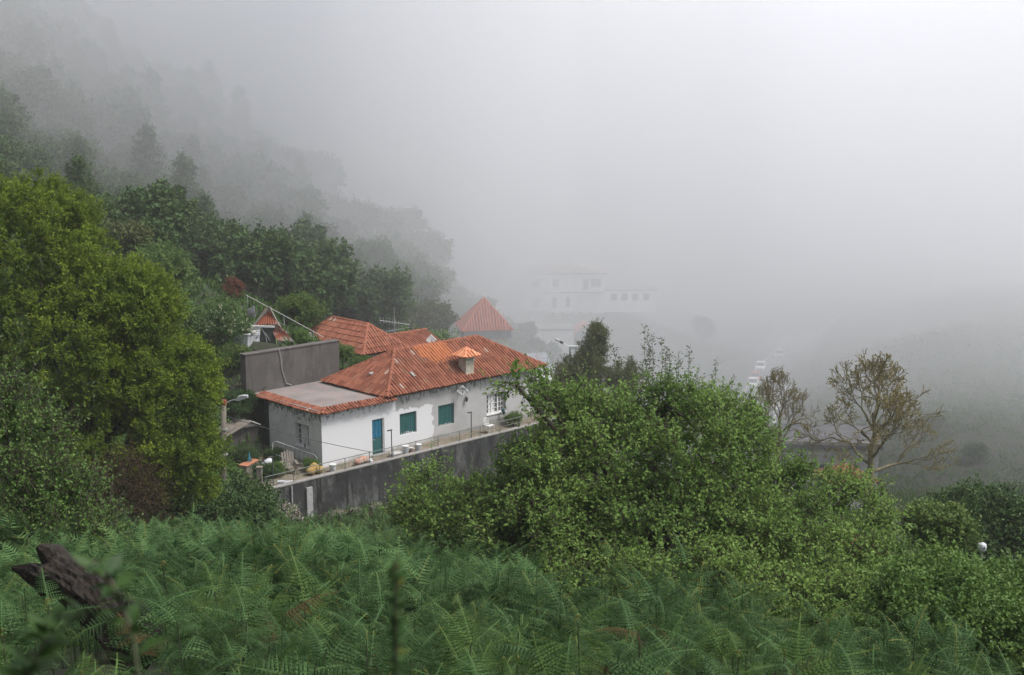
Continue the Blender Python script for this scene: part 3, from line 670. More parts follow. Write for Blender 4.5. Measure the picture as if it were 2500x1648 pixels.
MB().lathe((0,0,pz), [(.06,0),(.13,.05),(.15,.18),(.13,.27),(.05,.31)], 14).build("globe", m_whiteplastic, GL, True); MB().lathe((0,0,pz-.06), [(.05,0),(.1,.07)], 10).build("collar", m_greymetal, GL)
gr = empty("guard_rail", (29.3, 70, -28.6), R(-25), "short pale guard rail at the right edge among dark bushes", "railing")
MB().beam((-1,0,.95),(1.6,0,.95),.06,.14).build("rail", m_white, gr)
for i in range(4): MB().beam((-.9+i*.75,0,-1.5),(-.9+i*.75,0,.88),.07,.07).build("post", m_greymetal, gr)

# ================================================================== bank behind the house: handrail, shack, tub, antenna
hr_ = empty("handrail", (-15, 78.5, -13.2), 0, "two white pipe handrails slanting down the grassy bank", "railing")
def loc(o, P): return [Vector(p) - o.location for p in P]
MB().tube(loc(hr_, [(-17.33,80,-11.4),(-14.5,78.4,-12.55),(-11.88,77,-13.66)]), .019).build("top_rail", m_white, hr_)
MB().tube(loc(hr_, [(-15.9,79.2,-12.65),(-14.0,78,-13.35),(-12.3,77,-14.1)]), .02).build("lower_rail", m_greymetal, hr_)
for x, y in ((-17.2,79.9),(-14.6,78.45),(-12.55,77.35)):
    z = np.interp(x, [-17.33,-14.5,-11.88], [-11.4,-12.55,-13.66]); MB().tube(loc(hr_, [(x,y,gz(x,y)-.2),(x,y,z)]), .03).build("post", m_greymetal, hr_)
st = empty("garden_steps", (-12.4, 73.6, gz(-12.4, 73.6)), R(30), "pale concrete garden steps behind the back wall", "steps")
for i in range(4): MB().box(-.6-i*.05,.7,i*.3,i*.3+.32,-.6,.1+i*.16).build("step", m_concrete, st)
MB().box(-1.6,-.72,.1,1.4,-.5,.75).build("side_wall", m_backwall, st)
sk = empty("collapsed_shack", (-14.2, 70.9, -13.0), R(8), "collapsed shack of rusty and white corrugated metal sheets", "shack")
def corr(P00, P10, P01, P11, n, amp=.025):
    P00,P10,P01,P11 = map(Vector,(P00,P10,P01,P11)); nn = (P10-P00).cross(P01-P00).normalized(); vs=[]; fs=[]
    for i in range(n*4+1):
        u = i/(n*4); d = nn*amp*math.sin(u*n*2*math.pi)
        vs += [P00.lerp(P10,u)+d, P00.lerp(P10,u).lerp(P01.lerp(P11,u),.5)+d+Vector((0,0,-.04)), P01.lerp(P11,u)+d]
    for i in range(n*4): fs += [(3*i,3*i+3,3*i+4,3*i+1),(3*i+1,3*i+4,3*i+5,3*i+2)]
    return MB().add(vs, fs)
corr((-1.55,-.1,.35),(-1.55,.6,.95),(-.45,-.1,.15),(-.4,.6,.95),8).build("zinc_sheet", m_zinc, sk)
corr((.12,.25,1.15),(.62,-.1,1.25),(.55,-.3,.3),(1.6,-.2,.1),9).build("rusty_sheet", m_rust, sk)
corr((-.75,.5,1.05),(.62,.2,1.2),(-.15,.9,1.95),(.15,.9,2.0),9).build("rusty_sheet", m_rust, sk)
corr((-1.15,1.0,1.9),(-.75,1.0,2.15),(-1.2,1.2,1.5),(-.7,1.2,1.45),6).build("zinc_sheet", m_zinc, sk)
MB().prism([(-.5,-.1),(.55,-.1),(.4,1.0),(-.28,1.0)], 0, .08).build("dark_opening", m_darkwood_shade, sk)  # dark sheet across the shack opening, its inner shade given as colour
MB().beam((-1.2,.0,1.12),(.45,-.05,1.02),.12,.1).build("lintel", m_white, sk)
MB().beam((-.75,.45,1.1),(.08,.75,2.05),.09,.1).build("rafter", m_wood, sk); MB().beam((.75,.2,.9),(.12,.7,2.08),.09,.1).build("rafter", m_wood, sk); MB().beam((-.15,.72,1.65),(.22,.74,2.1),.12,.1).build("rafter", m_wood, sk)
MB().tube([(-.3,-.03,.95),(-.08,-.05,.5),(-.02,-.06,.0)], .02).build("loose_pipe", m_greymetal, sk); MB().tube([(-.1,-.03,.7),(.15,-.05,.2)], .015).build("loose_pipe", m_greymetal, sk)
tb = empty("plant_tub", (-15.35, 69.9, -13.05), R(-10), "big pale plastic tub standing by the shack", "tub")
MB().add([(-.32,-.32,0),(.32,-.32,0),(.32,.32,0),(-.32,.32,0),(-.45,-.45,.85),(.45,-.45,.85),(.45,.45,.85),(-.45,.45,.85)],[(3,2,1,0),(0,1,5,4),(1,2,6,5),(2,3,7,6),(3,0,4,7)]).build("body", m_whiteplastic, tb)
rm = MB()
for x0,x1,y0,y1 in ((-.52,.52,-.52,-.42),(-.52,.52,.42,.52),(-.52,-.42,-.42,.42),(.42,.52,-.42,.42)): rm.box(x0,x1,y0,y1,.852,.92)
rm.build("rim", m_white, tb); MB().box(-.42,.42,-.42,.42,.72,.78).build("soil", m_earth, tb)
an = empty("tv_antenna", (-8.46, 88, gz(-8.46, 88)), R(15), "thin television antenna behind the rear roof", "antenna"); z0 = an.location.z
MB().tube([(0,0,0),(0,0,-13.4-z0)], .022, 6).build("mast", m_greymetal, an)
for zz, d in ((-14.55, .25), (-15.1, -.2)):
    MB().tube([(-1.05,0,zz-z0+d*.8),(1.1,0,zz-z0-d*.8)], .015, 5).build("boom", m_greymetal, an)
    for i in range(7):
        x = -1.0 + i*.22; zc = zz-z0+d*.8-(x+1.05)/2.15*d*1.6; MB().tube([(x,-.1,zc-.2),(x,.1,zc+.2)], .008, 4).build("element", m_greymetal, an)

# ================================================================== turret house, sheet roof, hut
T = empty("turret_house", (-3.0, 130, -31.2), R(10), "little square building with a pointed red tile pyramid roof", "house")
MB().box(-1.55,1.7,-1.55,1.7,0,6.55).build("wall", m_greyplaster, T); MB().box(-1.9,1.95,-1.9,1.95,6.45,7.1).build("fascia", m_greyplaster, T)
MB().box(.25,1.75,-1.62,-1.56,0,6.45).build("cream_panel", m_cream, T)
tr = MB(); pk0 = (0.02,0.02,9.5); e = 2.05; ze = 7.15
cs = [(-e,-e,ze),(e,-e,ze),(e,e,ze),(-e,e,ze)]
for i in range(4): tr.add([cs[i], cs[(i+1)%4], pk0], [(0,1,2)])
tr.add(cs, [(3,2,1,0)]); tro = tr.build("roof", m_deck, T); tq = MB()
for i in range(4): tile_face(tq, cs[i], cs[(i+1)%4], pk0, pk0, .22, .4)
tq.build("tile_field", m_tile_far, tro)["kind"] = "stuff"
for i in range(4): ridge_line(tro, cs[i], pk0, m_tile_far, .1, .45)
aw = MB(); 
for i in range(8):
    x0, x1 = math.pi*i/8, math.pi*(i+1)/8; aw.add([(-.4-.9*math.cos(x0),-1.7,5.0+.9*math.sin(x0)),(-.4-.9*math.cos(x1),-1.7,5.0+.9*math.sin(x1)),(-.4-.9*math.cos(x1),-2.6,4.8+.8*math.sin(x1)),(-.4-.9*math.cos(x0),-2.6,4.8+.8*math.sin(x0))],[(0,1,2,3)])
aw.build("round_awning", m_darkwood_shade, T)
T.scale = (1.3, 1.3, 1.3)
Z = empty("sheet_roof_shed", (1.5, 115, -28.9), R(12), "shed with a pale corrugated metal roof below the turret", "shed")
MB().box(-1.5,1.5,-1.2,1.6,-.5,4.1).build("wall", m_greyplaster, Z)
for i in range(4): corr((-1.9+i*.95,-1.9,3.9),(-.96+i*.95,-1.9,3.9),(-1.9+i*.95,1.9,5.3),(-.96+i*.95,1.9,5.3),6,.03).build("roof_sheet", m_zinc, Z)
Z.scale = (1.23, 1.23, 1.23)
dm = empty("round_canopy", hs(17.6, 1.6, -.3), ANG, "small white domed canopy at the right end of the house", "canopy")
dv = MB(); 
for i in range(7):
    for j in range(14):
        p = []
        for (ii,jj) in ((i,j),(i,j+1),(i+1,j+1),(i+1,j)):
            a1, b1 = math.pi/2*ii/7, 2*math.pi*jj/14; p.append((.85*math.cos(a1)*math.cos(b1), .85*math.cos(a1)*math.sin(b1), 2.0+.6*math.sin(a1)))
        dv.add(p, [(0,1,2,3)])
dv.build("dome", m_whiteplastic, dm)
for x,y in ((-.7,-.4),(.7,-.4),(-.7,.4),(.7,.4)): MB().beam((x,y,-2),(x,y,2.02),.07,.07).build("leg", m_blackmetal, dm)
hu = empty("valley_hut", (14.6, 52, gz(14.6, 52) - .3), R(30), "hut with a small orange tiled roof glimpsed through the bushes", "hut")
MB().box(-1.2,1.2,-1,1,0,5.2).build("wall", m_greyplaster, hu); hip_roof(hu, -1.5,1.5,-1.3,1.3,5.2,6.2,m_tile_old)
m_felt = M("roofing_felt", (.13, .13, .135), (.09, .09, .095), .8, .9)
GB = empty("grey_roof_house", (29.0, 112, gz(30, 112) - .5), R(-6), "grey roofed building down in the valley behind the bare tree", "house"); z0 = GB.location.z
MB().box(-5,4.5,-3,4,0,-29.6-z0).build("wall", m_greyplaster, GB); MB().prism([(-5.3,-29.5-z0),(4.8,-29.5-z0),(4.8,-29.2-z0),(-5.3,-29.2-z0)], -3.4, 4.4).build("flat_roof", m_felt, GB)
MB().box(-5.31,4.81,-3.41,-3.2,-29.198-z0,-28.9-z0).build("parapet", m_concrete, GB)
for i in range(3): MB().box(-3.8+i*2.6,-2.6+i*2.6,-3.06,-3.01,-32.4-z0,-31.1-z0).build("window", m_shutter, GB)
RB = empty("red_roof_house", (27.3, 98, gz(27.3, 98) - .5), R(12), "low house with a faded red roof below the bare tree", "house"); z0 = RB.location.z
MB().box(-1.7,1.7,-1.7,1.7,0,-29.0-z0).build("wall", m_greyplaster, RB); hip_roof(RB,-2,2,-1.95,1.95,-29.0-z0,-27.9-z0,m_tile_old)

m_tile_fogged = tile_mat("fogged_tiles", (.34, .27, .25), (.40, .32, .30), (.42, .36, .33), None, .3)  # far roof greyed, fog put into the tile colour
# ================================================================== far white house in the fog
FH = empty("far_house", (2.5, 235, -36.2), R(4), "large two storey white house fading into the fog", "house")
fw = front(0); wq = MB()
ups = [(1.35,2.75,3.9,5.5),(5.3,6.4,4.1,5.6),(11.2,12.2,3.6,5.6),(12.6,14.6,4.1,5.7)]; dns = [(1.6,2.5,0,2.0),(5.2,6.1,0,2.2),(7.9,8.6,.2,2.2)]
wall_quads(wq, 0, 15.2, -1, 6.7, ups + dns, .25, fw)
wq.add([(0,0,-1),(0,9,-1),(0,9,6.7),(0,0,6.7)],[(0,1,2,3)]).add([(15.2,0,-1),(15.2,9,-1),(15.2,9,6.7),(15.2,0,6.7)],[(0,1,2,3)])
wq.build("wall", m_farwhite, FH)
for u in ups:
    w_ = MB(fw).box(u[0]+.01,u[1]-.01,-.2,-.15,u[2]+.01,u[3]-.01).build("window", m_shutter, FH)
    MB(fw).box((u[0]+u[1])/2-.05,(u[0]+u[1])/2+.05,-.149,-.12,u[2]+.02,u[3]-.02).build("frame", m_white, w_)
    MB(fw).box(u[0]-.1,u[1]+.1,.002,.1,u[2]-.12,u[2]-.01).build("sill", m_white, w_)
for u in dns: MB(fw).box(u[0]+.01,u[1]-.01,-.2,-.15,u[2]+.01,u[3]-.01).build("door", m_shutter, FH)
MB(fw).box(-.1,15.3,.002,.16,3.0,3.18).build("string_course", m_concrete, FH)
MB(fw).box(10.9,15.1,.002,1.1,3.2,3.35).build("balcony_slab", m_white, FH)
for i in range(14): MB(fw).box(10.95+i*.31,11.03+i*.31,1.0,1.08,3.352,4.2).build("baluster", m_white, FH)
hip_roof(FH, -.6,15.8,-.6,9.6,6.75,7.9,m_tile_fogged,'x',.5,.8,.15)
wg = MB(); wins = [(1.3+i*2.1,2.5+i*2.1,1.2,2.6) for i in range(4)]
wall_quads(wg, 0, 10, -1, 3.2, wins, .2, front(0)); wgo = wg.build("wing_wall", m_farwhite, FH); wgo.location = (15.3, .5, .1)
for u in wins: MB(front(0)).box(u[0]+.01,u[1]-.01,-.18,-.14,u[2]+.01,u[3]-.01).build("window", m_shutter, FH).location = (15.3,.5,.1)
MB().box(15.2,25.6,.3,6,3.302,3.5).build("wing_roof", m_concrete, FH)
ft = empty("far_terrace_wall", (3.2, 224, -39.3), R(4), "pale terrace wall with a row of planters below the far house", "wall")
MB().box(0,12.5,0,.5,-2,3.4).build("wall_face", m_greyplaster, ft); MB().box(-.1,12.6,-.1,.6,3.402,3.55).build("coping", m_concrete, ft)
for i in range(7): 
    p = MB().lathe((1+i*1.7,.25,3.552),[(.25,0),(.38,.5),(.42,.52)],10).build("planter", m_concrete, ft)
gg = empty("far_garage", (4.2, 205, -39.6), R(4), "white garage below the far house with a dark gabled lean-to", "garage")
MB().box(0,6.2,0,5,-2,4.3).build("wall", m_farwhite, gg); MB().box(-.2,6.4,-.2,5.2,4.302,4.6).build("flat_roof", m_concrete, gg)
MB().prism([(6.45,-2),(10.2,-2),(10.2,3.4),(8.4,5.0),(6.45,3.6)],.3,4).build("dark_gable", m_shutter, gg)
MB().prism([(6.1,3.5),(8.4,5.2),(10.6,3.3),(10.6,3.5),(8.4,5.45),(6.1,3.75)],-.1,4.4).build("gable_roof", m_tile_far, gg)
MB().box(8.1,8.3,-.2,0,-2,5.1).build("drain_pipe", m_white, gg)

# ================================================================== cars
def car(paint, label, y, off, silver=False, glassy=True):
    u = np.interp(y, [140,160,175,190,205,225,250,280], _rl); p = road_pt(u); q = road_pt(u+.01) - road_pt(u-.01); q /= np.linalg.norm(q)
    p = p + np.array([q[1], -q[0]]) * off
    c = empty("parked_car", (p[0], p[1], float(road_z(p[1])) + .03), math.atan2(q[1], q[0]) - math.pi/2, label, "car", "cars parked along the road")
    prof = [(-2.0,.35),(-2.02,.62),(-1.9,.80),(-1.15,.92),(1.2,.98),(1.95,.92),(2.02,.6),(1.98,.32)]   # x = along, nose at -y
    def loft(pr, wf):
        n = len(pr); vs = []
        for sx in (-1, -.9, .9, 1):
            for (l, z) in pr: vs.append((sx * wf(z), l * (1 if abs(sx) < 1 else .985), z if abs(sx) < 1 else z - .03))
        fs = [(k*n+i, k*n+(i+1)%n, (k+1)*n+(i+1)%n, (k+1)*n+i) for k in range(3) for i in range(n)] + [tuple(range(n)), tuple(range(4*n-1,3*n-1,-1))]
        return MB().add(vs, fs)
    loft(prof, lambda z: .86 - .03*abs(z-.6)).build("body", paint, c)
    cab = [(-1.05,.93),(-.35,1.42),(.95,1.45),(1.75,.97)]
    cb = loft(cab, lambda z: .80 - .22*(z-.93)).build("cabin", m_carglass, c)
    loft([(-.42,1.405),(-.35,1.46),(.95,1.49),(1.0,1.42)], lambda z: .72).build("roof_panel", paint, cb)
    for sx in (-1,1):
        MB().beam((sx*.79,-1.03,.94),(sx*.70,-.36,1.42),.06,.05).build("pillar", paint, cb); MB().beam((sx*.79,1.72,.98),(sx*.70,.93,1.44),.08,.06).build("pillar", paint, cb)
        MB().lump((sx*.62,-1.93,.68),(.17,.08,.09),1,.02,1).build("headlight", m_lampglass, c, True)
        MB().lump((sx*.95,-.75,1.0),(.09,.06,.07),1,.02,1).build("wing_mirror", paint, c)
        for yy in (-1.28, 1.25):
            w = MB(lambda a,b,z: (z, a, b)).lathe((yy,.31,sx*.76-.1),[(.2,0),(.31,.02),(.31,.18),(.2,.2)],14).build("wheel", m_rubber, c)
            MB(lambda a,b,z: (z, a, b)).lathe((yy,.31,sx*.76+(.1 if sx>0 else -.125)),[(.19,0),(.19,.02),(.05,.025)],10).build("rim", m_greymetal, w)
    MB().box(-.5,.5,-2.03,-1.99,.42,.58).build("grille", m_rubber, c); MB().box(-.26,.26,-2.045,-2.032,.36,.46).build("number_plate", m_white, c)
    MB().box(-.85,.85,-2.06,-1.9,.25,.40).build("bumper", paint, c)
    return c
car(m_carwhite, "nearest white car half hidden behind the tree crown", 172, -1.7)
car(m_carwhite, "white car parked directly in front of the red one", 203, -1.75)
car(m_carred, "red car parked between two white cars", 210, -1.8)
car(m_carwhite, "white car parked behind the red one", 224, -1.75)
car(m_carsilver, "faint silver car farthest up the road in the fog", 246, -.6)
# ================================================================== vegetation
m_bark = M("bark", (.075, .06, .045), (.045, .038, .03), 8, .95, .4, stretch=(1, 1, .3))
m_lichen = M("lichen_bark", (.16, .14, .085), (.085, .075, .055), 4, .95, .3, fine=(9, (.20, .17, .06)))
m_palebark = M("pale_bark", (.24, .22, .17), (.14, .13, .10), 6, .9, .3)
l_big = L("broad_leaves", (.064, .135, .025), (.235, .35, .085), .44, .6, .45)
l_heath = L("heath_leaves", (.034, .082, .011), (.25, .325, .028), .45, .6, .55)
l_shrub = L("shrub_leaves", (.042, .092, .018), (.125, .205, .045), .28, .5, .8)
l_dark = L("dark_leaves", (.022, .052, .014), (.062, .11, .028), .22, .5, .8)
l_bright = L("bright_leaves", (.055, .105, .022), (.13, .19, .045), .3, .5, .8)
l_hill = L("forest_leaves", (.030, .070, .022), (.085, .14, .042), .25, .6, .35)
l_hill2 = L("forest_leaves_olive", (.045, .066, .022), (.11, .13, .045), .25, .6, .35)
l_conifer = L("conifer_leaves", (.026, .050, .014), (.13, .14, .034), .15, .6, .5)
l_grass = L("grass_blades", (.04, .088, .022), (.10, .17, .045), .3, .6, .3, (.13, .12, .05), .06)
l_fern = L("fern_fronds", (.022, .060, .018), (.125, .225, .075), .36, .6, .9, (.15, .16, .035), .06)
l_red = L("red_leaves", (.10, .04, .025), (.20, .085, .055), .25, .6, 1.0)
l_brown = L("dry_leaves", (.028, .019, .011), (.070, .046, .026), .2, .8, .8)
l_bank = L("bank_leaves", (.050, .098, .026), (.140, .22, .060), .34, .6, .8)
l_elder = L("elder_leaves", (.030, .075, .020), (.085, .15, .04), .3, .5, .8, (.55, .55, .36), .045)
l_daisy = L("daisy_leaves", (.05, .05, .03), (.09, .085, .05), .2, .7, 1.5, (.62, .57, .48), .42)
l_fiddle = L("fiddlehead", (.11, .13, .03), (.15, .16, .05), .2, .6)
m_stem = M("fern_stem", (.03, .055, .025), (.05, .045, .022), 3, .7)

def unit(v): return v / np.maximum(np.linalg.norm(v, axis=-1, keepdims=True), 1e-9)
def leaf_geo(P, D, N, Ln, Wd, fold=.22, r=None):
    n = len(P); D = unit(D); S_ = unit(np.cross(D, N)); N = np.cross(S_, D)
    Ln = np.broadcast_to(Ln, (n,))[:, None]; Wd = np.broadcast_to(Wd, (n,))[:, None]
    mid = P + D * Ln * .45 + N * Wd * fold * .5
    v = np.stack([P, mid + S_ * Wd * .5, P + D * Ln - N * Ln * .12, mid - S_ * Wd * .5], 1).reshape(-1, 3)
    b = (np.arange(n) * 4)[:, None]
    f = np.concatenate([b + np.array([[0, 1, 2]]), b + np.array([[0, 2, 3]])], 1).reshape(-1, 3)
    if r is None: r = rng.random(n)
    return v, f, np.repeat(r, 4)
def stick_geo(A, B, r0, r1):
    n = len(A); d = unit(B - A); s = unit(np.cross(d, np.array([.3, .9, .2]))); q = np.cross(d, s); vs = []
    for k in range(3):
        o = s * math.cos(k * 2.094) + q * math.sin(k * 2.094); vs += [A + o * r0, B + o * r1]
    v = np.stack(vs, 1).reshape(-1, 3); b = (np.arange(n) * 6)[:, None]
    f = np.concatenate([b + np.array([[0, 2, 3]]), b + np.array([[0, 3, 1]]), b + np.array([[2, 4, 5]]), b + np.array([[2, 5, 3]]), b + np.array([[4, 0, 1]]), b + np.array([[4, 1, 5]])], 1).reshape(-1, 3)
    return v, f
def cat_geo(gs):
    v = []; f = []; r = []; o = 0
    for g in gs:
        v.append(g[0]); f.append(g[1] + o); r.append(g[2] if len(g) > 2 else np.full(len(g[0]), .5)); o += len(g[0])
    return np.concatenate(v), np.concatenate(f), np.concatenate(r)
def sample_lobes(lobes, top=.0, inner=.72):
    C = []; O = []
    for i, l in enumerate(lobes):
        c = np.array(l[:3]); r = np.array(l[3:6]); n = int(l[6])
        d = unit(rng.normal(size=(n * 2, 3))); keep = rng.random(n * 2) < (.5 + .5 * np.clip(d[:, 2] + .45 + top, 0, 1)); d = d[keep][:n]
        rho = 1 - .30 * rng.random(len(d)) ** 1.6 + .07 * rng.normal(size=len(d))
        p = c + d * r * rho[:, None]; ok = np.ones(len(p), bool)
        for j, m in enumerate(lobes):
            if j != i: ok &= (((p - np.array(m[:3])) / np.array(m[3:6])) ** 2).sum(1) > inner ** 2
        C.append(p[ok]); O.append(unit(d / r)[ok])
    return np.concatenate(C), np.concatenate(O)
def crown_geo(lobes, twigs=8, per=8, tl=.45, leaf=.1, wid=.05, up=.35, spread=.75, shoots=0, shoot_len=.8, fill=0, fill_size=.3, inner=.72, upn=.85, tipw=0):
    C, O = sample_lobes(lobes, inner=inner); n = len(C)
    A = np.repeat(C, twigs, 0) + rng.normal(size=(n * twigs, 3)) * tl * .22
    D = unit(np.repeat(O, twigs, 0) * .55 + np.array([0, 0, up]) + rng.normal(size=(n * twigs, 3)) * spread * .7)
    T = tl * rng.uniform(.45, 1.25, (n * twigs, 1)); B = A + D * T
    if shoots:
        k = rng.choice(np.where(O[:, 2] > .35)[0], shoots); SA = C[k] - O[k] * .15
        SD = unit(np.array([0, 0, 1.0]) + O[k] * .35 + rng.normal(size=(shoots, 3)) * .16); SB = SA + SD * shoot_len * rng.uniform(.5, 1.3, (shoots, 1))
        A = np.r_[A, SA]; B = np.r_[B, SB]; D = np.r_[D, SD]
    m = len(A); reps = np.full(m, per); 
    if shoots: reps[-shoots:] = per * 2
    idx = np.repeat(np.arange(m), reps); u = rng.uniform(.12, 1.04, len(idx))[:, None]
    P = A[idx] + (B - A)[idx] * u + rng.normal(size=(len(idx), 3)) * tl * .06
    LD = unit(D[idx] * .55 + rng.normal(size=(len(idx), 3)) * .75 + np.array([0, 0, -.05]))
    LN = unit(np.array([0, 0, upn]) + rng.normal(size=(len(idx), 3)) * .45 + .25 * D[idx])
    sz = rng.uniform(.65, 1.25, len(idx)); rr = np.clip(np.repeat(rng.random(m), reps) * .5 + rng.random(len(idx)) * .5, 0, 1)
    if tipw: rr = np.where(rng.random(m)[idx] < tipw, .999, rr * .9)
    gs = [leaf_geo(P, LD, LN, leaf * sz, wid * sz, r=rr)]
    if fill:
        k = rng.integers(0, n, fill); FP = C[k] - O[k] * rng.uniform(.25, .8, (fill, 1)) * tl * 1.6
        gs.append(leaf_geo(FP, rng.normal(size=(fill, 3)), rng.normal(size=(fill, 3)), fill_size, fill_size * .7, r=rng.random(fill) * .5))  # inner leaves tinted darker, the crown's inner shade put into their colour
    return cat_geo(gs), (A, B), (C, O)
def limbs(mb, base, lobes, C, r0, nb=40, stems=1, spread=.3):
    """trunk to the lobe centres, then branches out to some of the clumps"""
    base = Vector(base); cs = [Vector(l[:3]) for l in lobes]; mid = sum(cs, Vector()) / len(cs)
    fork = base.lerp(mid, .4) + Vector((0, 0, .15))
    for s in range(stems):
        b = base + Vector((random.uniform(-1, 1), random.uniform(-1, 1), 0)) * spread * (s > 0)
        mb.tube([b - Vector((0,0,.4)), b.lerp(fork, .5) + Vector((random.uniform(-.1,.1), random.uniform(-.1,.1), 0)), fork], [r0 * 1.15, r0, r0 * .8], 7, False)
    for c in cs:
        m1 = fork.lerp(c, .5) + Vector((random.uniform(-.3,.3), random.uniform(-.3,.3), .25)) * .5
        mb.tube([fork, m1, c], [r0 * .6, r0 * .45, r0 * .3], 6, False)
    for i in rng.choice(len(C), min(nb, len(C)), False):
        p = Vector(C[i]); c = min(cs, key=lambda q: (q - p).length)
        mb.tube([c, c.lerp(p, .55) + Vector((0,0,-.06)), p], [r0 * .26, r0 * .16, r0 * .05], 4, False)
def tree(name, base, lobes, lmat, label, cat, group=None, wood=None, r0=.12, nb=40, stems=1, sticks=True, stick_r=.008, **kw):
    """lobes are given relative to the base"""
    root = empty(name, base, 0, label, cat, group)
    geo, (A, B), (C, O) = crown_geo(lobes, **kw)
    mb = MB(); limbs(mb, (0,0,0), lobes, C, r0, nb, stems); mb.build("trunk", wood or m_bark, root, True)
    cr = link("crown", np_mesh("crown", *geo), root, lmat)
    if sticks:
        v, f = stick_geo(A, B, stick_r, stick_r * .4); link("twigs", np_mesh("twigs", v, f), root, wood or m_bark)
    return root
def world_lobes(base, ls): return [(a - base[0], b - base[1], c - base[2], *r) for (a, b, c, *r) in ls]

# ---- big broadleaf tree in front of the house
b = (3.0, 24.5, gz(3.0, 24.5))
bl = world_lobes(b, [(.75,25.2,-7.85,.95,1.4,1.2,120),(-.45,25.5,-8.45,.9,.9,.7,60),(2.0,25.5,-7.15,1.6,1.8,1.1,150),(4.0,25.5,-7.05,1.55,1.9,1.15,150),(6.2,25.5,-8.45,1.8,1.7,1.0,140),
  (3.3,23.8,-8.4,2.3,1.5,1.15,170),(.9,23.8,-8.5,1.6,1.3,1.0,110),(-1.7,26,-8.55,.8,1,.85,60),(5.7,23.2,-9.0,1.9,1.4,1.0,120),(3.4,21.6,-8.75,2.0,1.2,.75,110),(5.9,21.4,-9.2,1.7,1.2,.75,90),(1.4,22.2,-8.9,1.2,1.0,.7,60),
  (.62,25.3,-5.62,.42,.3,.10,7),(.08,25.3,-5.5,.2,.2,.06,3),(1.25,25.4,-6.05,.4,.35,.25,10),(1.45,25.8,-6.2,.5,.5,.35,16),(3.4,26,-6.1,.7,.6,.35,18),(5.0,26,-6.7,.5,.5,.4,14)])
tree("broadleaf_tree", b, bl, l_big, "large spreading leafy tree in front of the house, right of centre", "tree", None, r0=.14, nb=150, stems=4, twigs=12, per=9, tl=.46, leaf=.08, wid=.05, shoots=190, shoot_len=.8, fill=5000, fill_size=.17)
# ---- yellow green heath tree on the left
b = (-14.5, 41, gz(-14.5, 41))
ll = world_lobes(b, [(-16.0,41,-4.3,2.35,2.4,2.2,380),(-12.75,40.6,-6.3,1.6,1.9,1.5,300),(-15.1,40,-7.6,3.1,2.6,2.4,420),(-11.5,40.4,-9.0,1.55,1.9,1.9,330),
  (-13.4,39.6,-11.0,2.7,2.1,1.9,340),(-18.2,41,-6.3,3,3,3.4,150),(-10.9,40.5,-11.4,1.15,1.5,1.5,140),(-14.3,40,-5.7,1.4,1.4,1.5,160),(-13.6,39.2,-8.2,1.4,1.2,1.5,140)])
tree("heath_tree", b, ll, l_heath, "tall billowing yellow green tree at the left edge", "tree", None, r0=.13, nb=60, stems=3, stick_r=.005, twigs=13, per=10, tl=.34, leaf=.10, wid=.045, up=.55, spread=.8, fill=14000, fill_size=.22, upn=.4)
# ---- shrub at the lower left
b = (-8.2, 20.5, gz(-8.2, 20.5))
sl = world_lobes(b, [(-8.9,21,-5.4,1.0,1,.8,80),(-8.3,20.5,-6.6,1.25,1.1,.9,100),(-9.6,20.3,-7.0,1.2,1.2,1.2,70),(-7.4,20.2,-7.2,.8,.9,.6,60),(-8.9,21,-4.75,.3,.3,.3,12)])
tree("hedge_shrub", b, sl, l_shrub, "leafy shrub with arching shoots at the lower left", "shrub", None, r0=.06, nb=60, stems=4, twigs=8, per=8, tl=.4, leaf=.062, wid=.038, shoots=60, shoot_len=.9, fill=2500, fill_size=.14)
# ---- conifer, whippy stems beside it
b = (5.0, 80, gz(5.0, 80))
cl = world_lobes(b, [(5.5,80,-14.2,.5,.5,.9,60),(5.3,80,-15.4,.95,.9,.8,80),(4.6,80,-16.5,1.6,1.3,1.0,120),(3.7,79.8,-18.0,1.6,1.4,1.3,140),(5.8,79.8,-17.9,1.8,1.5,1.5,140),(7.4,80.5,-17.2,1.3,1.3,1.2,80),(4.4,79.6,-20.4,2.3,1.6,1.8,140),(6.6,80,-19.6,1.6,1.5,1.7,90)])
tree("conifer", b, cl, l_conifer, "dark bronze green conifer right of the house", "tree", None, r0=.16, nb=40, twigs=9, per=8, tl=.4, leaf=.15, wid=.05, up=.15, fill=2500, fill_size=.35, sticks=False)
def whip(x, y, top, n, label, grp):
    base = (x, y, gz(x, y)); root = empty("sapling", base, 0, label, "tree", grp); mb = MB(); A = []; D = []
    for k in range(n):
        a = random.uniform(0, 6.28); P = [Vector((0,0,-.2))]; h = (top - base[2]) * random.uniform(.86, 1.04)
        for i in range(1, 7): P.append(Vector((math.cos(a), math.sin(a)*.6, 0)) * .16 * i * random.uniform(.6, 1.2) + Vector((0,0,h*i/6)))
        mb.tube(P, [.05,.045,.038,.03,.024,.016,.008], 5, False)
        for i in range(150):
            u = random.uniform(2.2, 6); j = min(int(u), 5); p = P[j].lerp(P[j+1], u - j); A.append(p + Vector((random.gauss(0,.12), random.gauss(0,.12), random.gauss(0,.1)))); D.append((random.gauss(0,1), random.gauss(0,1), .5))
            if i % 6 == 0: mb.tube([p, p + Vector((random.gauss(0,.25), random.gauss(0,.2), .3))], [.012,.004], 3, False)
    mb.build("trunk", m_bark, root)
    A = np.array([tuple(p) for p in A]); link("crown", np_mesh("crown", *leaf_geo(A, np.array(D), rng.normal(size=A.shape) + [0,0,.6], .2, .10)), root, l_hill2)
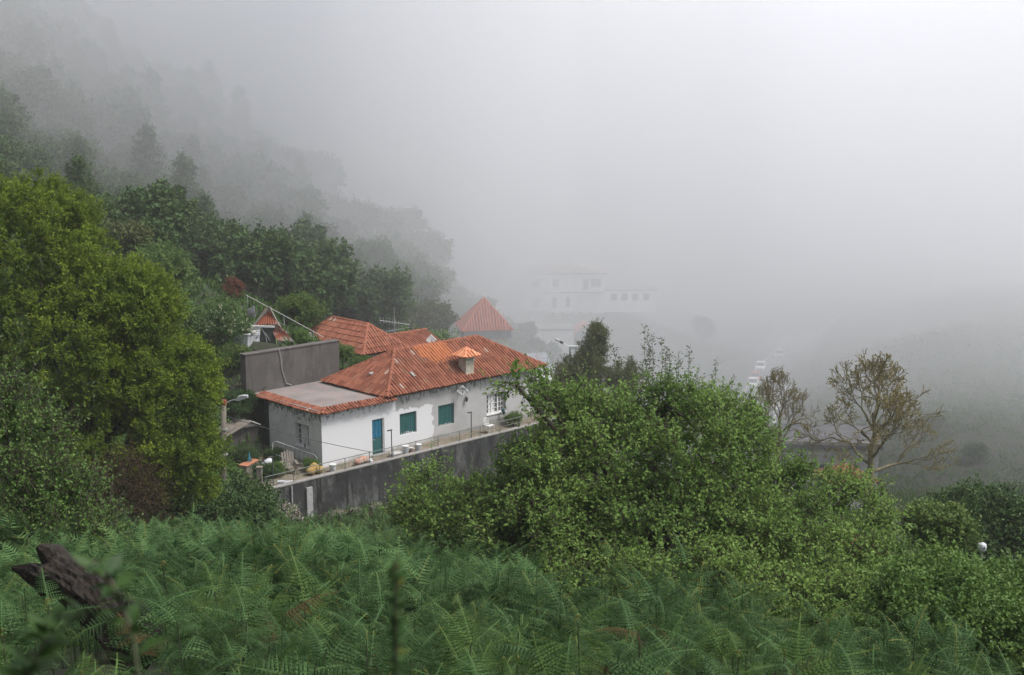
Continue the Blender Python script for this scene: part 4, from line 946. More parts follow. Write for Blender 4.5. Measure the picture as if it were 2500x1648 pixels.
for (x, y, top, n, lab) in ((7.4,79,-14.6,3,"slender sapling just right of the conifer tip"),(9.3,78,-13.6,5,"tallest cluster of slender saplings right of the conifer"),(10.7,78,-14.1,3,"slender sapling between the tall cluster and the leaning one"),(12.4,77,-15.2,3,"slender leaning sapling farthest right of the conifer"),(14.3,77,-17,3,"short sapling at the end of the sapling row")):
    whip(x, y, top, n, lab, "saplings right of the conifer")

# ---- bare lichen covered trees
def bare_mesh(seed, trunk_h, L0, levels, rr):
    rs = random.Random(seed); mb = MB(); buds = []
    def grow(p, d, ln, r, lv):
        k = 3; P = [p]; dd = d.copy()
        for i in range(k):
            dd = (dd + Vector((rs.gauss(0,.16), rs.gauss(0,.16), rs.gauss(.03,.12)))).normalized(); P.append(P[-1] + dd * ln / k)
        mb.tube(P, [r, r*.9, r*.8, r*.68], 7 if lv > levels - 2 else (5 if lv > 2 else 3), False)
        if lv == 0:
            for q in P[1:]: buds.append((tuple(q), tuple(dd)))
            return
        nc = rs.choice((2, 3, 3)) if lv > 1 else rs.choice((3, 3, 4))
        for i in range(nc):
            a = rs.uniform(.35, .95); ax = dd.cross(Vector((rs.gauss(0,1), rs.gauss(0,1), rs.gauss(0,1)))).normalized()
            nd = (Matrix.Rotation(a, 3, ax) @ dd); nd = (nd + Vector((0,0,.12))).normalized()
            st = P[-1] if i < 2 else P[rs.choice((1, 2))]
            grow(st, nd, ln * rs.uniform(.62, .86), max(r * .60, .015), lv - 1)
    mb.tube([(0,0,-.5),(.05,0,trunk_h*.5),(-.05,.05,trunk_h)], [rr*1.3, rr*1.05, rr], 9, False)
    mb.tube([(-.05,.05,trunk_h),(.1,.0,trunk_h+.9),(.0,.1,trunk_h+1.9)], [rr, rr*.75, rr*.5], 8, False)
    for i in range(9):
        a = i * 2.4 + rs.uniform(-.4,.4); k = i / 8; grow(Vector((.02,.03,trunk_h-1.0+2.8*k)), Vector((math.cos(a), math.sin(a), .05+1.1*k+rs.uniform(0,.3))).normalized(), L0*(1.1-.35*k), rr*(.55-.2*k), levels)
    return mb, buds
mb, buds = bare_mesh(4, 6.6, 1.5, 5, .17)
bare_w = mb.mesh("trunk", True); bare_w.materials.append(m_lichen)
bp = np.array([q for q, d in buds]); bd = np.array([d for q, d in buds]); kk = rng.random(len(bp)) < .9
l_bud = L("spring_buds", (.13, .11, .035), (.26, .22, .06), .25, .7, .6)
bare_c = np_mesh("crown", *leaf_geo(bp[kk], bd[kk] + rng.normal(size=bd[kk].shape)*.5, rng.normal(size=bd[kk].shape), .15, .06)); bare_c.materials.append(l_bud)
def bare(x, y, sc, rz, label, sz=None):
    root = empty("bare_tree", (x, y, gz(x, y)), rz, label, "tree", "bare lichen trees on the right"); root.scale = (sc, sc, sz or sc)
    link("trunk", bare_w, root); link("crown", bare_c, root)
bare(21.0, 70, 1.12, .4, "big bare lichen covered tree on the right", 1.22)
bare(16.9, 76, .62, 2.2, "smaller bare tree left of the big bare one", 1.0)
bare(24.6, 66, .58, 4.0, "low bare tree to the lower right of the big bare one", .62)
bare(12.8, 79, .42, 1.0, "faint bare tree beside the road and saplings", .62)

# ---- prototypes for shrubs and forest trees
def proto(lobes, lmat, wood=None, r0=.1, nb=14, sticks=False, **kw):
    geo, (A, B), (C, O) = crown_geo(lobes, **kw); mb = MB(); limbs(mb, (0,0,0), lobes, C, r0, nb, 2)
    t = mb.mesh("trunk", True); t.materials.append(wood or m_bark); c = np_mesh("crown", *geo); c.materials.append(lmat); return t, c
def plant(name, pr, x, y, sc, label, cat, group=None, dz=0, sz=None):
    root = empty(name, (x, y, gz(x, y) + dz), random.uniform(0, 6.28), label, cat, group); root.scale = (sc, sc, sz or sc)
    link("trunk", pr[0], root); link("crown", pr[1], root); return root
def round_lobes(k, R_, h, n, flat=.8):
    ls = [(0, 0, h, R_*.62, R_*.62, R_*.62*flat, n)]
    for i in range(k):
        a = i * 6.283 / k + random.uniform(-.3, .3); q = random.uniform(.4, .6)
        ls.append((math.cos(a)*R_*q, math.sin(a)*R_*q, h + random.uniform(-.35, .25)*R_, R_*random.uniform(.38,.55), R_*random.uniform(.38,.55), R_*random.uniform(.34,.5)*flat, n*.6))
    return ls
sp_kw = dict(twigs=10, per=9, tl=.3, leaf=.085, wid=.045, fill=700, fill_size=.2)
SH = [proto(round_lobes(4, 1.1, .8, 40), l_shrub, r0=.04, shoots=14, shoot_len=.45, **sp_kw), proto(round_lobes(5, 1.1, .75, 40), l_dark, r0=.04, shoots=8, shoot_len=.4, **sp_kw), proto(round_lobes(4, 1.0, .8, 40), l_bright, r0=.04, shoots=12, shoot_len=.4, **sp_kw)]
SH_brown = proto(round_lobes(4, 1.0, 1.0, 34, 1.2), l_brown, r0=.04, twigs=10, per=7, tl=.45, leaf=.13, wid=.02, up=.7); SH_red = proto(round_lobes(5, .9, .8, 26, 1.0), l_red, r0=.03, **sp_kw)
SH_bank = proto(round_lobes(5, 1.1, .7, 40), l_bank, r0=.04, shoots=20, shoot_len=.4, **sp_kw)
SH_elder = proto(round_lobes(5, 1.3, 1.2, 40, .95), l_elder, r0=.05, tipw=.10, **sp_kw); SH_daisy = proto(round_lobes(4, .9, .45, 46, .6), l_daisy, r0=.02, twigs=8, per=7, tl=.22, leaf=.055, wid=.05)
fk = dict(twigs=7, per=6, tl=.75, leaf=.34, wid=.2, fill=900, fill_size=.7)
FT = [proto(round_lobes(6, 3.1, 5.0, 62, .95), l_hill, r0=.16, **fk), proto(round_lobes(7, 3.0, 4.6, 62, 1.1), l_hill2, r0=.16, **fk), proto(round_lobes(6, 2.7, 5.6, 56, 1.3), l_hill, r0=.16, **fk),
      proto([(0,0,2.2,1.9,1.9,1.3,60),(0,0,4.0,1.5,1.5,1.3,50),(0,0,5.8,1.05,1.05,1.2,40),(0,0,7.4,.55,.55,1.1,24)], l_hill, r0=.14, twigs=7, per=6, tl=.6, leaf=.3, wid=.12, up=.2, fill=600, fill_size=.5)]
sh_i = 0
def shrub(k, x, y, sc, label, name="shrub", cat="shrub", group=None, dz=0, sz=None): return plant(name, SH[k] if isinstance(k, int) else k, x, y, sc, label, cat, group, dz, sz)
# single ones that can be pointed at
shrub(SH_red, -18.6, 82, .9, "rust red bush on the bank above the shack", dz=-.1)
shrub(SH_elder, -16.5, 70.2, 1.15, "elder bush with cream flower heads left of the shack")
shrub(2, -14.0, 81, 1.5, "bright yellow green bush behind the white handrails")
shrub(2, hs(7.0, 7.7)[0], hs(7.0, 7.7)[1], .75, "yellowish plant between the back wall and the rear house", dz=.2)
shrub(0, hs(8.4, 7.4)[0], hs(8.4, 7.4)[1], .7, "green bush in the gap behind the main roof", dz=.2)
shrub(SH_brown, -11.9, 36.5, 1.35, "dry brown bush in the shade under the left tree", sz=1.4)
shrub(SH_daisy, hs(-3.7, -1.65)[0], hs(-3.7, -1.65)[1], .95, "clump of small white flowers on the left end of the retaining wall", "flower_clump", "flowers", None, .35)
for (s, t_, lab) in ((-.1, 7.5, 'clump of pale flowers behind the left end of the back wall'), (1.0, 7.4, 'clump of pale flowers below the dark shack opening')):
    shrub(SH_daisy, hs(s, t_)[0], hs(s, t_)[1], .6, lab, 'flower_clump', 'flowers')
for i, s in enumerate((-.6, .7, 2.0, 3.3, 4.6)):
    shrub(SH_daisy, hs(s, -1.9)[0], hs(s, -1.9)[1], .5, "low white flowers trailing along the foot of the retaining wall", "flower_clump", "flowers", "white flowers along the wall foot", -.02, .38)
for (k, x, y, sc, lab) in ((1,-10.0,43,1.5,"dark bush right below the yellow green tree"),(1,-12.6,44,1.7,"dark bush behind the dry brown one"),(1,-11.0,48,1.6,"dark bush at the foot of the wooden lamp pole"),(0,-13.4,54,1.5,"green bush between the pole and the lean-to shed"),
   (0,-14.6,58,1.4,"green bush left of the orange hutch"),(1,-13.0,57,1.2,"low dark bush outside the rusty railing post"),(SH_bank,-17.2,63,1.9,"green bush climbing the left end of the flat roof"),(2,-16.8,66.2,1.2,"light green bush against the left end of the back wall"),(SH_bank,-19.5,70,2.0,"large green bush on the bank left of the elder"),(1,-18.0,66,1.6,"dark green bush below the bank beside the elder"),
   (SH_bank,-22.5,78,2.2,"broad green bush high on the bank"),(SH_bank,-21,73,1.7,"mid green bush on the bank between two larger ones"),
   (1,-14.9,66.2,1.0,"dark bush in the corner left of the back wall"),(0,-15.6,62.6,.9,"green bush in front of the grey shed"),(2,-15.7,68.6,.9,"light green bush below the white tub"),(0,-12.4,71.5,.7,"low green bush right of the rusty sheets"),(SH_bank,-17.6,73.6,1.3,"green bush behind the white tub")):
    shrub(k, x, y, sc, lab)
for (s, t, sc, k, lab) in ((-2.6,.6,.5,0,"weeds growing round the garden chair"),(-3.4,.5,.6,1,"weeds behind the left garden lamp"),(-.7,.1,.45,0,"weeds at the foot of the house corner"),(-2.9,3.0,.8,1,"tall weeds in front of the lean-to shed"),(-1.2,2.9,.55,1,"weeds under the side window"),(13.4,-.4,.55,2,"potted greenery below the right window")):
    p = hs(s, t); shrub(k, p[0], p[1], sc, lab, dz=HO[2] - gz(p[0], p[1]) - .05)
for (k, x, y, sc, lab) in ((1,-3.2,34,.8,"dark bramble mound behind the ferns left of the big tree"),(0,-4.6,42,.9,"green bramble mound below the pilaster of the retaining wall"),(1,-1.8,40,.9,"dark bramble mound below the retaining wall near the big tree"),(0,-7.4,47,.8,"green bramble mound under the hanging white flowers"),(1,-9.0,33,.7,"low dark bramble at the fern edge right of the dry brown bush"),(1,-6.0,30,.6,"low dark bramble in the middle of the fern field")):
    shrub(k, x, y, sc, lab, "bramble", "bramble", None, -.25, sc * .8)
# right hand slope: bushes below the big tree
bk = dict(twigs=10, per=8, tl=.34, leaf=.085, wid=.048, shoots=40, shoot_len=.5, fill=2200, fill_size=.17)
SR = [proto(round_lobes(6, 2.0, 1.3, 95, .75), m_, r0=.06, nb=40, **bk) for m_ in (l_shrub, l_dark, l_bright)]
for (k, x, y, sc, dz) in ((0,6.3,17.5,.8,0),(0,8.3,19.3,.85,0),(2,9.4,22,.8,-.2),(0,8.4,25,.85,0),(1,11.2,24,.8,-1.0),(1,10.0,17.2,.75,-.3),(1,7.8,14.2,.6,-.1),(0,12.6,28.5,.8,-.9),(1,14.2,26,.95,-.8),(1,14.8,31.5,1.0,-1.3),(0,12.2,34.5,.9,-.3),(0,9.2,32,.95,0),(1,18.0,36.5,.9,-1.6),(1,11.6,19.8,.8,-.5),(1,13.2,21.5,.85,-.7)):
    shrub(SR[k], x, y, sc, ("mid green bush","dark green bush","bright green bush")[k] + " on the slope right of the big leafy tree", group="bushes on the right slope", dz=dz)
dkc = proto(round_lobes(6, 2.7, 5.6, 110, 1.25), l_dark, r0=.14, twigs=9, per=8, tl=.5, leaf=.17, wid=.09, fill=2500, fill_size=.35)
plant("dark_tree", dkc, 17.9, 45, .9, "dense dark rounded tree at the right edge behind the globe lamp", "tree", None, -20.9 - gz(17.9, 45))
# leaning pale trunk with a leafy head
b = (10.7, 30, gz(10.7, 30)); pr_ = empty("pollard_tree", b, 0, "leaning pale trunk with a bright leafy head on the right", "tree")
tp = Vector((11.75, 32.6, -11.3)) - Vector(b)
MB().tube([(0,0,-.3), Vector((.35,.6,tp.z*.45)), Vector((.85,1.6,tp.z*.72)), tp], [.13,.11,.10,.09], 8, False).build("trunk", m_palebark, pr_, True)
g_, _, _ = crown_geo([(tp.x-.1,tp.y,tp.z+.25,.75,.7,.5,60),(tp.x-.5,tp.y,tp.z,.5,.5,.4,30),(tp.x+.45,tp.y,tp.z+.05,.5,.5,.4,30)], twigs=8, per=7, tl=.3, leaf=.12, wid=.06, shoots=12, shoot_len=.4, fill=500, fill_size=.2)
link("crown", np_mesh("crown", *g_), pr_, l_bright)

# ---- forest on the misty hill and in the valley
def forest(n, xr, yr, cond, label, group, sc=(.75, 1.2), types=(0, 1, 2), mind=3.6):
    pts = []; tries = 0
    while len(pts) < n and tries < n * 60:
        tries += 1; x = random.uniform(*xr); y = random.uniform(*yr)
        if not cond(x, y) or any((x-a)**2 + (y-b_)**2 < mind**2 for a, b_ in pts): continue
        pts.append((x, y))
    for x, y in pts:
        k = random.choice(types)
        plant("conifer" if k == 3 else "forest_tree", FT[k], x, y, random.uniform(*sc), label if k != 3 else "dark conifer standing among the trees of the misty hillside", "tree", group, -2.0 if k != 3 else -.6)
# large dark ones close behind the rear house
for (k, x, y, sc, lab) in ((0,-16.5,101,1.25,"large dark tree right behind the rear house roof"),(2,-11.2,104,1.15,"tall dark tree at the right end of the dark grove"),(0,-20.5,97,1.1,"dark tree at the left end of the grove behind the shack"),(1,-13.5,110,1.2,"olive topped tree rising behind the dark grove"),(0,-24.5,101,1.1,"dark tree behind the rust red bush"),(2,-19,108,1.25,"tall tree in the middle of the grove behind the houses"),(1,-8.2,112,1.0,"olive tree on the misty right flank of the grove")):
    plant("forest_tree", FT[k], x, y, sc, lab, "tree", "grove behind the rear house", -.8)
shrub(0, -6.6, 92, 2.5, "rounded green tree right of the antenna", "garden_tree", "tree", dz=.6); shrub(2, -4.6, 97, 2.2, "pale green tree left of the turret house", "garden_tree", "tree", dz=.6)
forest(250, (-80, -6), (90, 170), lambda x, y: x < -10 + (y - 150) * .04 and x > -.46 * y - 8 and not (x > -26 and y < 112), "broadleaf tree in the misty forest on the hillside", "misty hillside forest", (.7, 1.15), (0, 0, 1, 2, 2, 3), 2.9)
forest(26, (-52, -22), (62, 92), lambda x, y: x < -23 - (y - 62) * .12 and x > -.46 * y - 6, "leafy tree on the near left hillside above the bank", "near hillside trees", (.5, .85), (0, 1, 2), 3.2)
forest(7, (14, 60), (95, 140), lambda x, y: x < .45 * y + 6 and np.sqrt(((np.array([x, y]) - _rs) ** 2).sum(1)).min() > 7.5 and not (0 < x < 34 and y > 195) and not (22 < x < 40 and 88 < y < 122) and not (x < 45 and y > 125), "leafy tree in the foggy valley beyond the road", "foggy valley trees", (.35, .5), (0, 1, 2), 4)
forest(14, (-12, 30), (118, 200), lambda x, y: x < 18 + (y-118)*.02 and not (-6 < x < 6 and y < 100), "leafy tree in the fog between the turret and the far house", "foggy trees by the far house", (.35, .55), (0, 1, 2), 5)
forest(12, (-40, 45), (238, 300), lambda x, y: not (-2 < x < 32 and y < 262), "faint tree beside or behind the far house", "foggy trees by the far house", (.7, 1.0), (0, 2), 6)

# ---- ferns
def frond_geo(Lf, pairs, teeth, a0, a1, seed):
    rs = np.random.default_rng(seed); n = pairs * 2; us = np.linspace(0, 1, 25); ang = a0 - (a0 + a1) * us
    X = np.r_[0, np.cumsum(np.cos(ang))[:-1]] / 25 * Lf; Z = np.r_[0, np.cumsum(np.sin(ang))[:-1]] / 25 * Lf
    V = []; F_ = []; Rr = []
    for i in range(pairs):
        u = .10 + .88 * i / (pairs - 1); bx, bz, an = np.interp(u, us, X), np.interp(u, us, Z), np.interp(u, us, ang)
        ln = .40 * Lf * (1 - u) ** .85 * min(1, (u + .12) / .2) * rs.uniform(.88, 1.08) + .012
        for sg in (-1, 1):
            fwd = .35 + rs.normal() * .06; d = np.array([math.cos(an) * fwd, sg * 1.0, math.sin(an) * fwd - .12 + rs.normal() * .05]); d /= np.linalg.norm(d)
            al = np.array([math.cos(an), 0, math.sin(an)]); w = .056 * Lf * (1 - u) ** .5 + .005
            rv = .2 + .5 * rs.random() if u < .9 else .99
            if rs.random() < .10: continue
            o = len(V)
            if teeth <= 1:
                p0 = np.array([bx, 0, bz]); V += [p0 - al * w * .5, p0 + al * w * .5, p0 + d * ln]; F_.append((o, o + 1, o + 2)); Rr += [rv] * 3; continue
            cs = [np.array([bx, 0, bz]) + d * ln * j / teeth + np.array([0, 0, -.25 * ln * (j / teeth) ** 2]) for j in range(teeth + 1)]
            V += cs; Rr += [rv] * (teeth + 1)
            for j in range(teeth):
                ww = w * (1 - .85 * j / teeth)
                for s2 in (-1, 1):
                    V.append((cs[j] + cs[j+1]) / 2 + al * s2 * ww * .75 + d * ln / teeth * .25); Rr.append(rv); F_.append((o + j, o + j + 1, len(V) - 1))
    o = len(V); w = .004
    for k in range(0, 25, 4):
        V += [np.array([X[k], -w, Z[k] + .004]), np.array([X[k], w, Z[k] + .004])]; Rr += [.75] * 2
        if k: q = o + k // 4 * 2; F_ += [(q - 2, q - 1, q + 1), (q - 2, q + 1, q)]
    return np.array(V), np.array(F_), np.array(Rr)
FR = []
for i in range(6):
    g_ = frond_geo(random.uniform(.54, .74), 16, 6, random.uniform(.15, .75), random.uniform(.1, .6), 50 + i); me = np_mesh("frond", *g_); me.materials.append(l_fern); FR.append(me)
l_dryfern = L("dry_fern_fronds", (.07, .045, .018), (.15, .10, .04), .25, .8, .8)
FRD = [m_.copy() for m_ in FR[:2]]
for m_ in FRD: m_.materials.clear(); m_.materials.append(l_dryfern)
l_fern2 = L("pale_fern_fronds", (.035, .080, .018), (.145, .235, .060), .36, .6, .9, (.17, .17, .035), .06)
FRP = [m_.copy() for m_ in FR]
for m_ in FRP: m_.materials.clear(); m_.materials.append(l_fern2)
STEM = []
for i in range(3):
    h = (.75, .95, 1.1)[i]; a_, b_ = random.uniform(-.08, .08), random.uniform(-.08, .08)
    me = MB().tube([(0,0,-.25),(a_*.4,b_*.4,h*.5),(a_,b_,h)], [.009,.008,.005], 5, False).mesh("stem"); me.materials.append(m_stem); STEM.append((me, h, a_, b_))
fdm = MB().tube([(.03*(1-k/14)*math.cos(k*.75)+.0, 0, .05+.03*(1-k/14)*math.sin(k*.75)+.0) for k in range(13)][::-1] + [(.03,0,0)], .007, 4, False).mesh("fiddlehead"); fdm.materials.append(l_fiddle)
def rotm(az, pitch, roll):
    return np.array(Matrix.Rotation(az, 3, 'Z') @ Matrix.Rotation(-pitch, 3, 'Y') @ Matrix.Rotation(roll, 3, 'X'))
def plant_layout(rs):
    k = rs.choice((0, 1, 1, 2)); h = STEM[k][1]; fr = []; az = rs.uniform(0, 6.28); n = rs.choice((4, 5, 6))
    for i in range(n):
        az += 2.6 + rs.uniform(-.6, .6); z = h * (.55 + .42 * i / n); fr.append((az, rs.uniform(-.5, .6), rs.uniform(-.7, .7), z, rs.uniform(.6, 1.1) * (1 - .25 * i / n)))
    fr.append((az + 1.3, rs.uniform(.1, .8), 0, h * .98, rs.uniform(.55, .85)))
    return k, fr
STUMP = (-4.2, 11.5)
def fern_ok(x, y):
    if -.95 < x - STUMP[0] < 1.0 and 9.9 < y < 12.1: return False
    if -1.0 < x - STUMP[0] < .9 and 8.9 < y <= 9.9 and random.random() < .7: return False
    return True
near = []; far = []; rs = random.Random(11); tries = 0
while len(near) < 700 and tries < 6000:
    tries += 1; y = 6.3 + 11.5 * rs.random() ** .8; x = rs.uniform(-.47, .47) * y
    if x > 5.5 and y > 13 or x > .6 and y > 16.2: continue
    if fern_ok(x, y) and all((x-a)**2 + (y-b_)**2 > .10 for a, b_ in near): near.append((x, y))
near.sort(key=lambda p: p[1])
lab_z = [(lambda x, y: x < -2.2, "bracken fern in the dense bank around the broken stump"), (lambda x, y: x > 2.6, "bracken fern in the bank at the lower right below the bushes"), (lambda x, y: True, "bracken fern in the middle of the fern bank below the big tree")]
for (x, y) in near[:300]:
    k, fr = plant_layout(rs); me, h, a_, b_ = STEM[k]
    lb = next(l for c, l in lab_z if c(x, y)); root = empty("bracken_fern", (x, y, gz(x, y)), rs.uniform(0, 6.28), lb, "fern", lb.replace("bracken fern", "ferns"))
    sc = rs.uniform(.7, 1.25); root.scale = (sc, sc, sc); link("stem", me, root)
    FX = FRP if rs.random() < .3 else FR
    for (az, pi_, ro, z, s_) in fr:
        o = link("frond", rs.choice(FRD) if rs.random() < .05 else rs.choice(FX), root); o.location = (a_ * z / h, b_ * z / h, z); o.rotation_euler = Matrix(rotm(az, pi_, ro)).to_euler(); o.scale = (s_,) * 3
    if rs.random() < .25: o = link("fiddlehead", fdm, root); o.location = (a_, b_, h); o.rotation_euler = (0, 0, rs.uniform(0, 6)); o.scale = (.75,) * 3
# the rest of the bracken, past counting, as one mass
def fern_template(seed, pairs, teeth):
    r_ = random.Random(seed); k, fr = plant_layout(r_); gs = []; h = STEM[k][1]
    for (az, pi_, ro, z, s_) in fr:
        v, f, r = frond_geo(.62 * s_, pairs, teeth, r_.uniform(.15, .75), r_.uniform(.1, .6), seed * 7 + int(az * 10)); gs.append((v @ rotm(az, pi_, ro).T + np.array([0, 0, z]), f, r))
    v, f = stick_geo(np.array([[0, 0, -.2]]), np.array([[0, 0, h]]), .009, .005); gs.append((v, f, np.full(len(v), .0)))
    return cat_geo(gs)
TA = [fern_template(i, 13, 4) for i in range(8)]; TB = [fern_template(20 + i, 10, 1) for i in range(8)]
rest = []
for (x, y) in near[300:]: rest.append((x, y, TA))
for i in range(2900):
    y = 16.5 + 26 * rs.random() ** 1.15; x = rs.uniform(-.44, .16) * y
    if x > .4 and y < 30: continue
    if x < -.25 * y - 2 and y > 30: continue
    rest.append((x, y, TB if y > 24 else (TA if rs.random() < .5 else TB)))
for i in range(420):
    p = hs(rs.uniform(-4.5, 9), rs.uniform(-9, -2.2)); rest.append((p[0], p[1], TB))
zs = ground([p[0] for p in rest], [p[1] for p in rest]); gs = []
for (x, y, T_), z in zip(rest, zs):
    v, f, r = T_[rs.randrange(8)]; a = rs.uniform(0, 6.28); s_ = rs.uniform(.8, 1.25) * (1 if y < 22 else .74 if y < 42 else .55); c_, n_ = math.cos(a) * s_, math.sin(a) * s_
    gs.append((np.c_[v[:, 0]*c_ - v[:, 1]*n_ + x, v[:, 0]*n_ + v[:, 1]*c_ + y, v[:, 2]*s_ + z], f, np.clip(r + rs.uniform(-.35, .3) * (r < .9), 0, 1)))
tag(link("bracken", np_mesh("bracken", *cat_geo(gs)), None, l_fern), "bracken covering the slope down to the retaining wall", None, None, "stuff")

# ---- weeds and grass over the rest of the slope
n = 44000; th = rng.uniform(-.47, .47, n); ry = np.exp(rng.uniform(math.log(16), math.log(230), n)); gx = th * ry; gy = ry
s_ = (gx - HO[0]) * UX + (gy - HO[1]) * UY; t_ = -(gx - HO[0]) * UY + (gy - HO[1]) * UX
rdist = np.sqrt(((np.c_[gx, gy][:, None] - _rs[None, ::6]) ** 2).sum(-1)).min(1)
ok = ~((s_ > -.5) & (s_ < 17.5) & (t_ > -1.5) & (t_ < 6.95)) & (rdist > 7) & ~((s_ > 9.5) & (s_ < 17.5) & (t_ > 9) & (t_ < 17.5)) & ~((abs(gx + 2.2) < 2.2) & (abs(gy - 100) < 2.2)) & ~((abs(gx + 14.2) < .9) & (abs(gy - 70.2) < .7)) & ~((s_ > -4.7) & (s_ < 0) & (t_ > -1.5) & (t_ < 5))
gx, gy, ry = gx[ok], gy[ok], ry[ok]; zz = ground(gx, gy); k = 7; sz = np.repeat(np.minimum(.036 * ry ** .6, .42), k)
P = np.repeat(np.c_[gx, gy, zz], k, 0) + rng.normal(size=(len(gx) * k, 3)) * np.c_[sz, sz, sz * 0] * .7
D = unit(rng.normal(size=P.shape) * .55 + np.array([0, 0, .9])); 
tag(link("undergrowth", np_mesh("undergrowth", *leaf_geo(P, D, rng.normal(size=P.shape), sz * rng.uniform(.6, 1.5, len(P)), sz * .32)), None, l_grass), "grass and weeds over the hillside", None, None, "stuff")

# ---- broken stump, blurred stems close to the camera
root = empty("broken_stump", (-3.9, 11.3, gz(-3.9, 11.3)), 0, "dark rotten broken tree stump leaning out of the ferns", "stump"); z0 = root.location.z
m_stump = M("rotten_bark", (.026, .018, .012), (.006, .005, .0045), 7, .95, 1.0, fine=(16, (.034, .030, .026)))
def log(P, Rd, n, seed, jag):
    """rotten trunk: ridged bark along the grain, torn end"""
    r_ = random.Random(seed); P = [Vector(p) for p in P]; k = len(P); vs = []; ax = (P[-1] - P[0]).normalized(); ref = ax.cross(Vector((0,1,0))).normalized(); q = ax.cross(ref)
    ph = [r_.uniform(0,6) for _ in range(12)]; jg = [r_.uniform(-1,1) for _ in range(n)]
    for i, p in enumerate(P):
        for j in range(n):
            a = 2*math.pi*j/n; u = i / k
            rr = Rd[i] * (1 + .16*math.sin(2*a+ph[0]+u*2) + .09*math.sin(5*a+ph[1]+u*3) + .10*abs(math.sin(8*a+ph[2]+2*math.sin(u*5+ph[3]))) + .05*math.sin(u*17+ph[5]+3*a) + .06*r_.uniform(-1,1))
            off = ax * (jag * (1.2*math.sin(2*a+ph[6]) + math.sin(5*a+ph[7]) + 1.1*jg[j]) * max(0, (u-.8)/.2) ** 2)
            vs.append(p + ref*math.cos(a)*rr + q*math.sin(a)*rr + off)
    fs = [(i*n+j, i*n+(j+1)%n, (i+1)*n+(j+1)%n, (i+1)*n+j) for i in range(k-1) for j in range(n)]
    vs.append(P[-1] - ax*.25); c = len(vs)-1; fs += [((k-1)*n+j, (k-1)*n+(j+1)%n, c) for j in range(n)]
    return MB().add(vs, fs)
A_, B_ = Vector((.42,-.2,.30)), Vector((-.70,.35,-4.42 - z0))
log([A_.lerp(B_, i/30) + Vector((0,0,.14*math.sin(i/30*3))) for i in range(31)], [.235+.02*math.sin(i*.5)-.0015*i for i in range(31)], 46, 3, .08).build("trunk", m_stump, root)
log([B_.lerp(A_, .12) + Vector((-.02,-.1,.0)), B_ + Vector((-.12,.0,.0)), B_ + Vector((-.34,.05,.02))], [.13,.09,.025], 12, 8, .02).build("splinter", m_stump, root)
log([B_.lerp(A_, .3) + Vector((.0,.0,.12)), B_ + Vector((.05,.05,.16)), B_ + Vector((-.06,.05,.24))], [.16,.13,.05], 14, 9, .03).build("splinter", m_stump, root)
def near_plant(name, base, P, rad, leaves, lmat, label, ll, lw):
    root = empty(name, base, 0, label, "plant"); Pv = [Vector(p) - Vector(base) for p in P]
    MB().tube(Pv, rad, 7, False).build("stem", m_stem, root, True); A = []; D = []
    for u0, u1, nn, sp in leaves:
        for i in range(nn):
            u = random.uniform(u0, u1) * (len(Pv) - 1); j = min(int(u), len(Pv) - 2); A.append(tuple(Pv[j].lerp(Pv[j+1], u - j))); a = random.uniform(0, 6.28); D.append((math.cos(a)*sp, math.sin(a)*sp, random.uniform(.2, 1)))
    A = np.array(A); link("leaves", np_mesh("leaves", *leaf_geo(A, np.array(D), rng.normal(size=A.shape)*.4 + [0,0,1], ll * rng.uniform(.7,1.2,len(A)), lw)), root, lmat)
bz = gz(-.16, 1.6); near_plant("flower_spike", (-.17, 1.62, bz), [(-.17,1.62,bz-.1),(-.165,1.61,-1.5),(-.16,1.6,-.9),(-.16,1.6,-.72),(-.158,1.6,-.592)], [.006,.005,.004,.004,.003], [(.70,1.0,130,.8),(.45,.70,18,1.1)], l_fern, "blurred upright green plant spike close to the camera", .020, .008)
bz = gz(-.5, 1.6); near_plant("bramble", (-.5, 1.6, bz), [(-.5,1.6,bz-.1),(-.505,1.6,-1.3),(-.51,1.6,-.80),(-.53,1.63,-.70),(-.57,1.68,-.655),(-.62,1.75,-.645)], [.006,.005,.0035,.003,.003,.002], [(.72,1.0,16,1.2),(.4,.7,10,1.2)], l_dark, "blurred bent stem close to the camera at lower left", .045, .02)
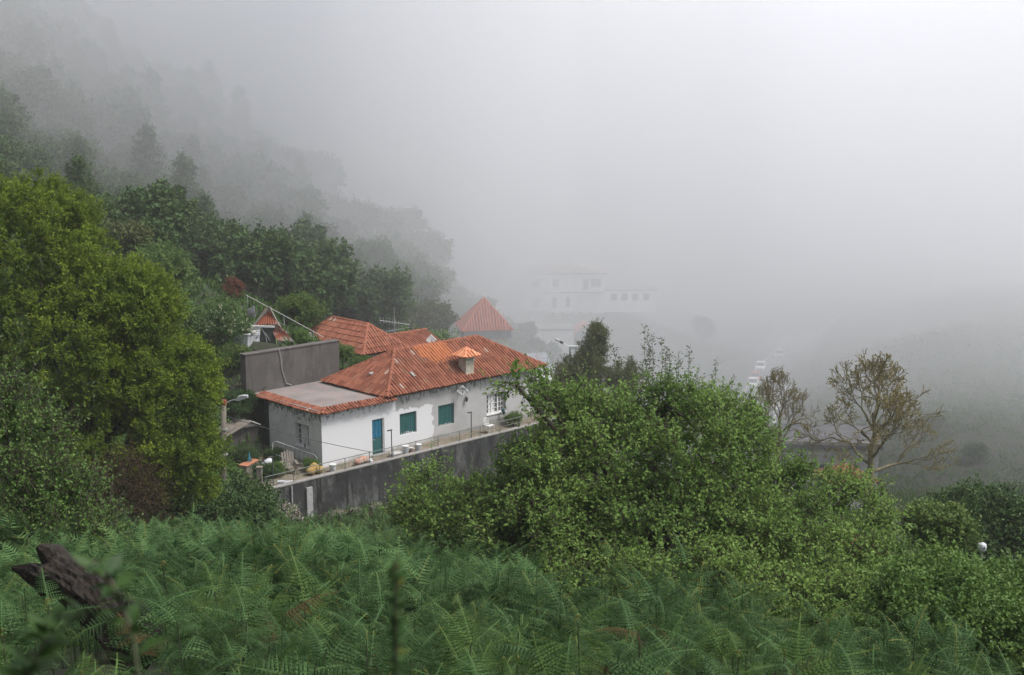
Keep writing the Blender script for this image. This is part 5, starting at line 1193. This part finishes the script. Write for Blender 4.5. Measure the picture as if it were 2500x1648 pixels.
bz = gz(-.78, 1.7); near_plant("bramble", (-.78, 1.7, bz), [(-.78,1.7,bz-.1),(-.77,1.7,-1.3),(-.74,1.7,-.86),(-.68,1.7,-.75),(-.6,1.72,-.70)], [.006,.005,.004,.003,.002], [(.55,1.0,22,1.2)], l_dark, "blurred leafy stem in the bottom left corner", .06, .028)
# ================================================================== the air
def air(name, outline, z0, z1, mat, label):
    n = len(outline); mb = MB().add([(x, y, z0) for x, y in outline] + [(x, y, z1) for x, y in outline],
        [tuple(range(n - 1, -1, -1)), tuple(range(n, 2 * n))] + [(i, (i + 1) % n, n + (i + 1) % n, n + i) for i in range(n)])
    return tag(mb.build(name, mat), label, None, None, "stuff")
air("haze", [(-720, -310), (720, -310), (720, 920), (-720, 920)], -90, 75, VOL("haze_air", .0004, (1, 1, 1)), "thin mist in the air over the whole valley")
for i, (y0, d, lab) in enumerate(((86, .0022, "thin front edge of the cloud behind the house"), (96, .0022, "cloud drifting across the wooded hillside"), (106, .0022, "thicker cloud filling the valley behind the houses"), (118, .0020, "cloud lying over the road"), (134, .0016, "cloud bank round the far house"))):
    e = 712 - i * 4
    air("cloud", [(-e, y0 + 4), (-60, y0 + 4), (-14, y0 + 4), (-3, y0 - 12), (10, y0 - 14), (30, y0 + 24), (50, y0 - 12), (e, y0 - 14), (e, 916 - i * 3), (-e, 916 - i * 3)], -89 + i * .5, 58 - i, VOL("cloud_air", d, (.975, .98, 1.0)), lab)
for i, (y0, d, lab) in enumerate(((108, .008, "cloud clinging to the wooded hillside"), (120, .012, "dense cloud hiding the top of the hill"), (134, .014, "densest cloud over the hill top"))):
    e = 690 - i * 4
    air("cloud", [(-e, y0), (-48, y0 + 1), (-32, y0 + 5), (-20, y0 + 14), (-11, y0 + 32), (0, y0 + 70), (16, y0 + 140), (62, y0 + 340), (62, 890 - i * 3), (-e, 890 - i * 3)], -86 + i * .5, 44 - i, VOL("cloud_air", d, (.975, .98, 1.0)), lab)
air("cloud", [(-150, 330), (-10, 262), (200, 215), (660, 215), (660, 870), (-150, 870)], -84, 54, VOL("cloud_air", .010, (.975, .98, 1.0)), "far cloud closing off the end of the valley")
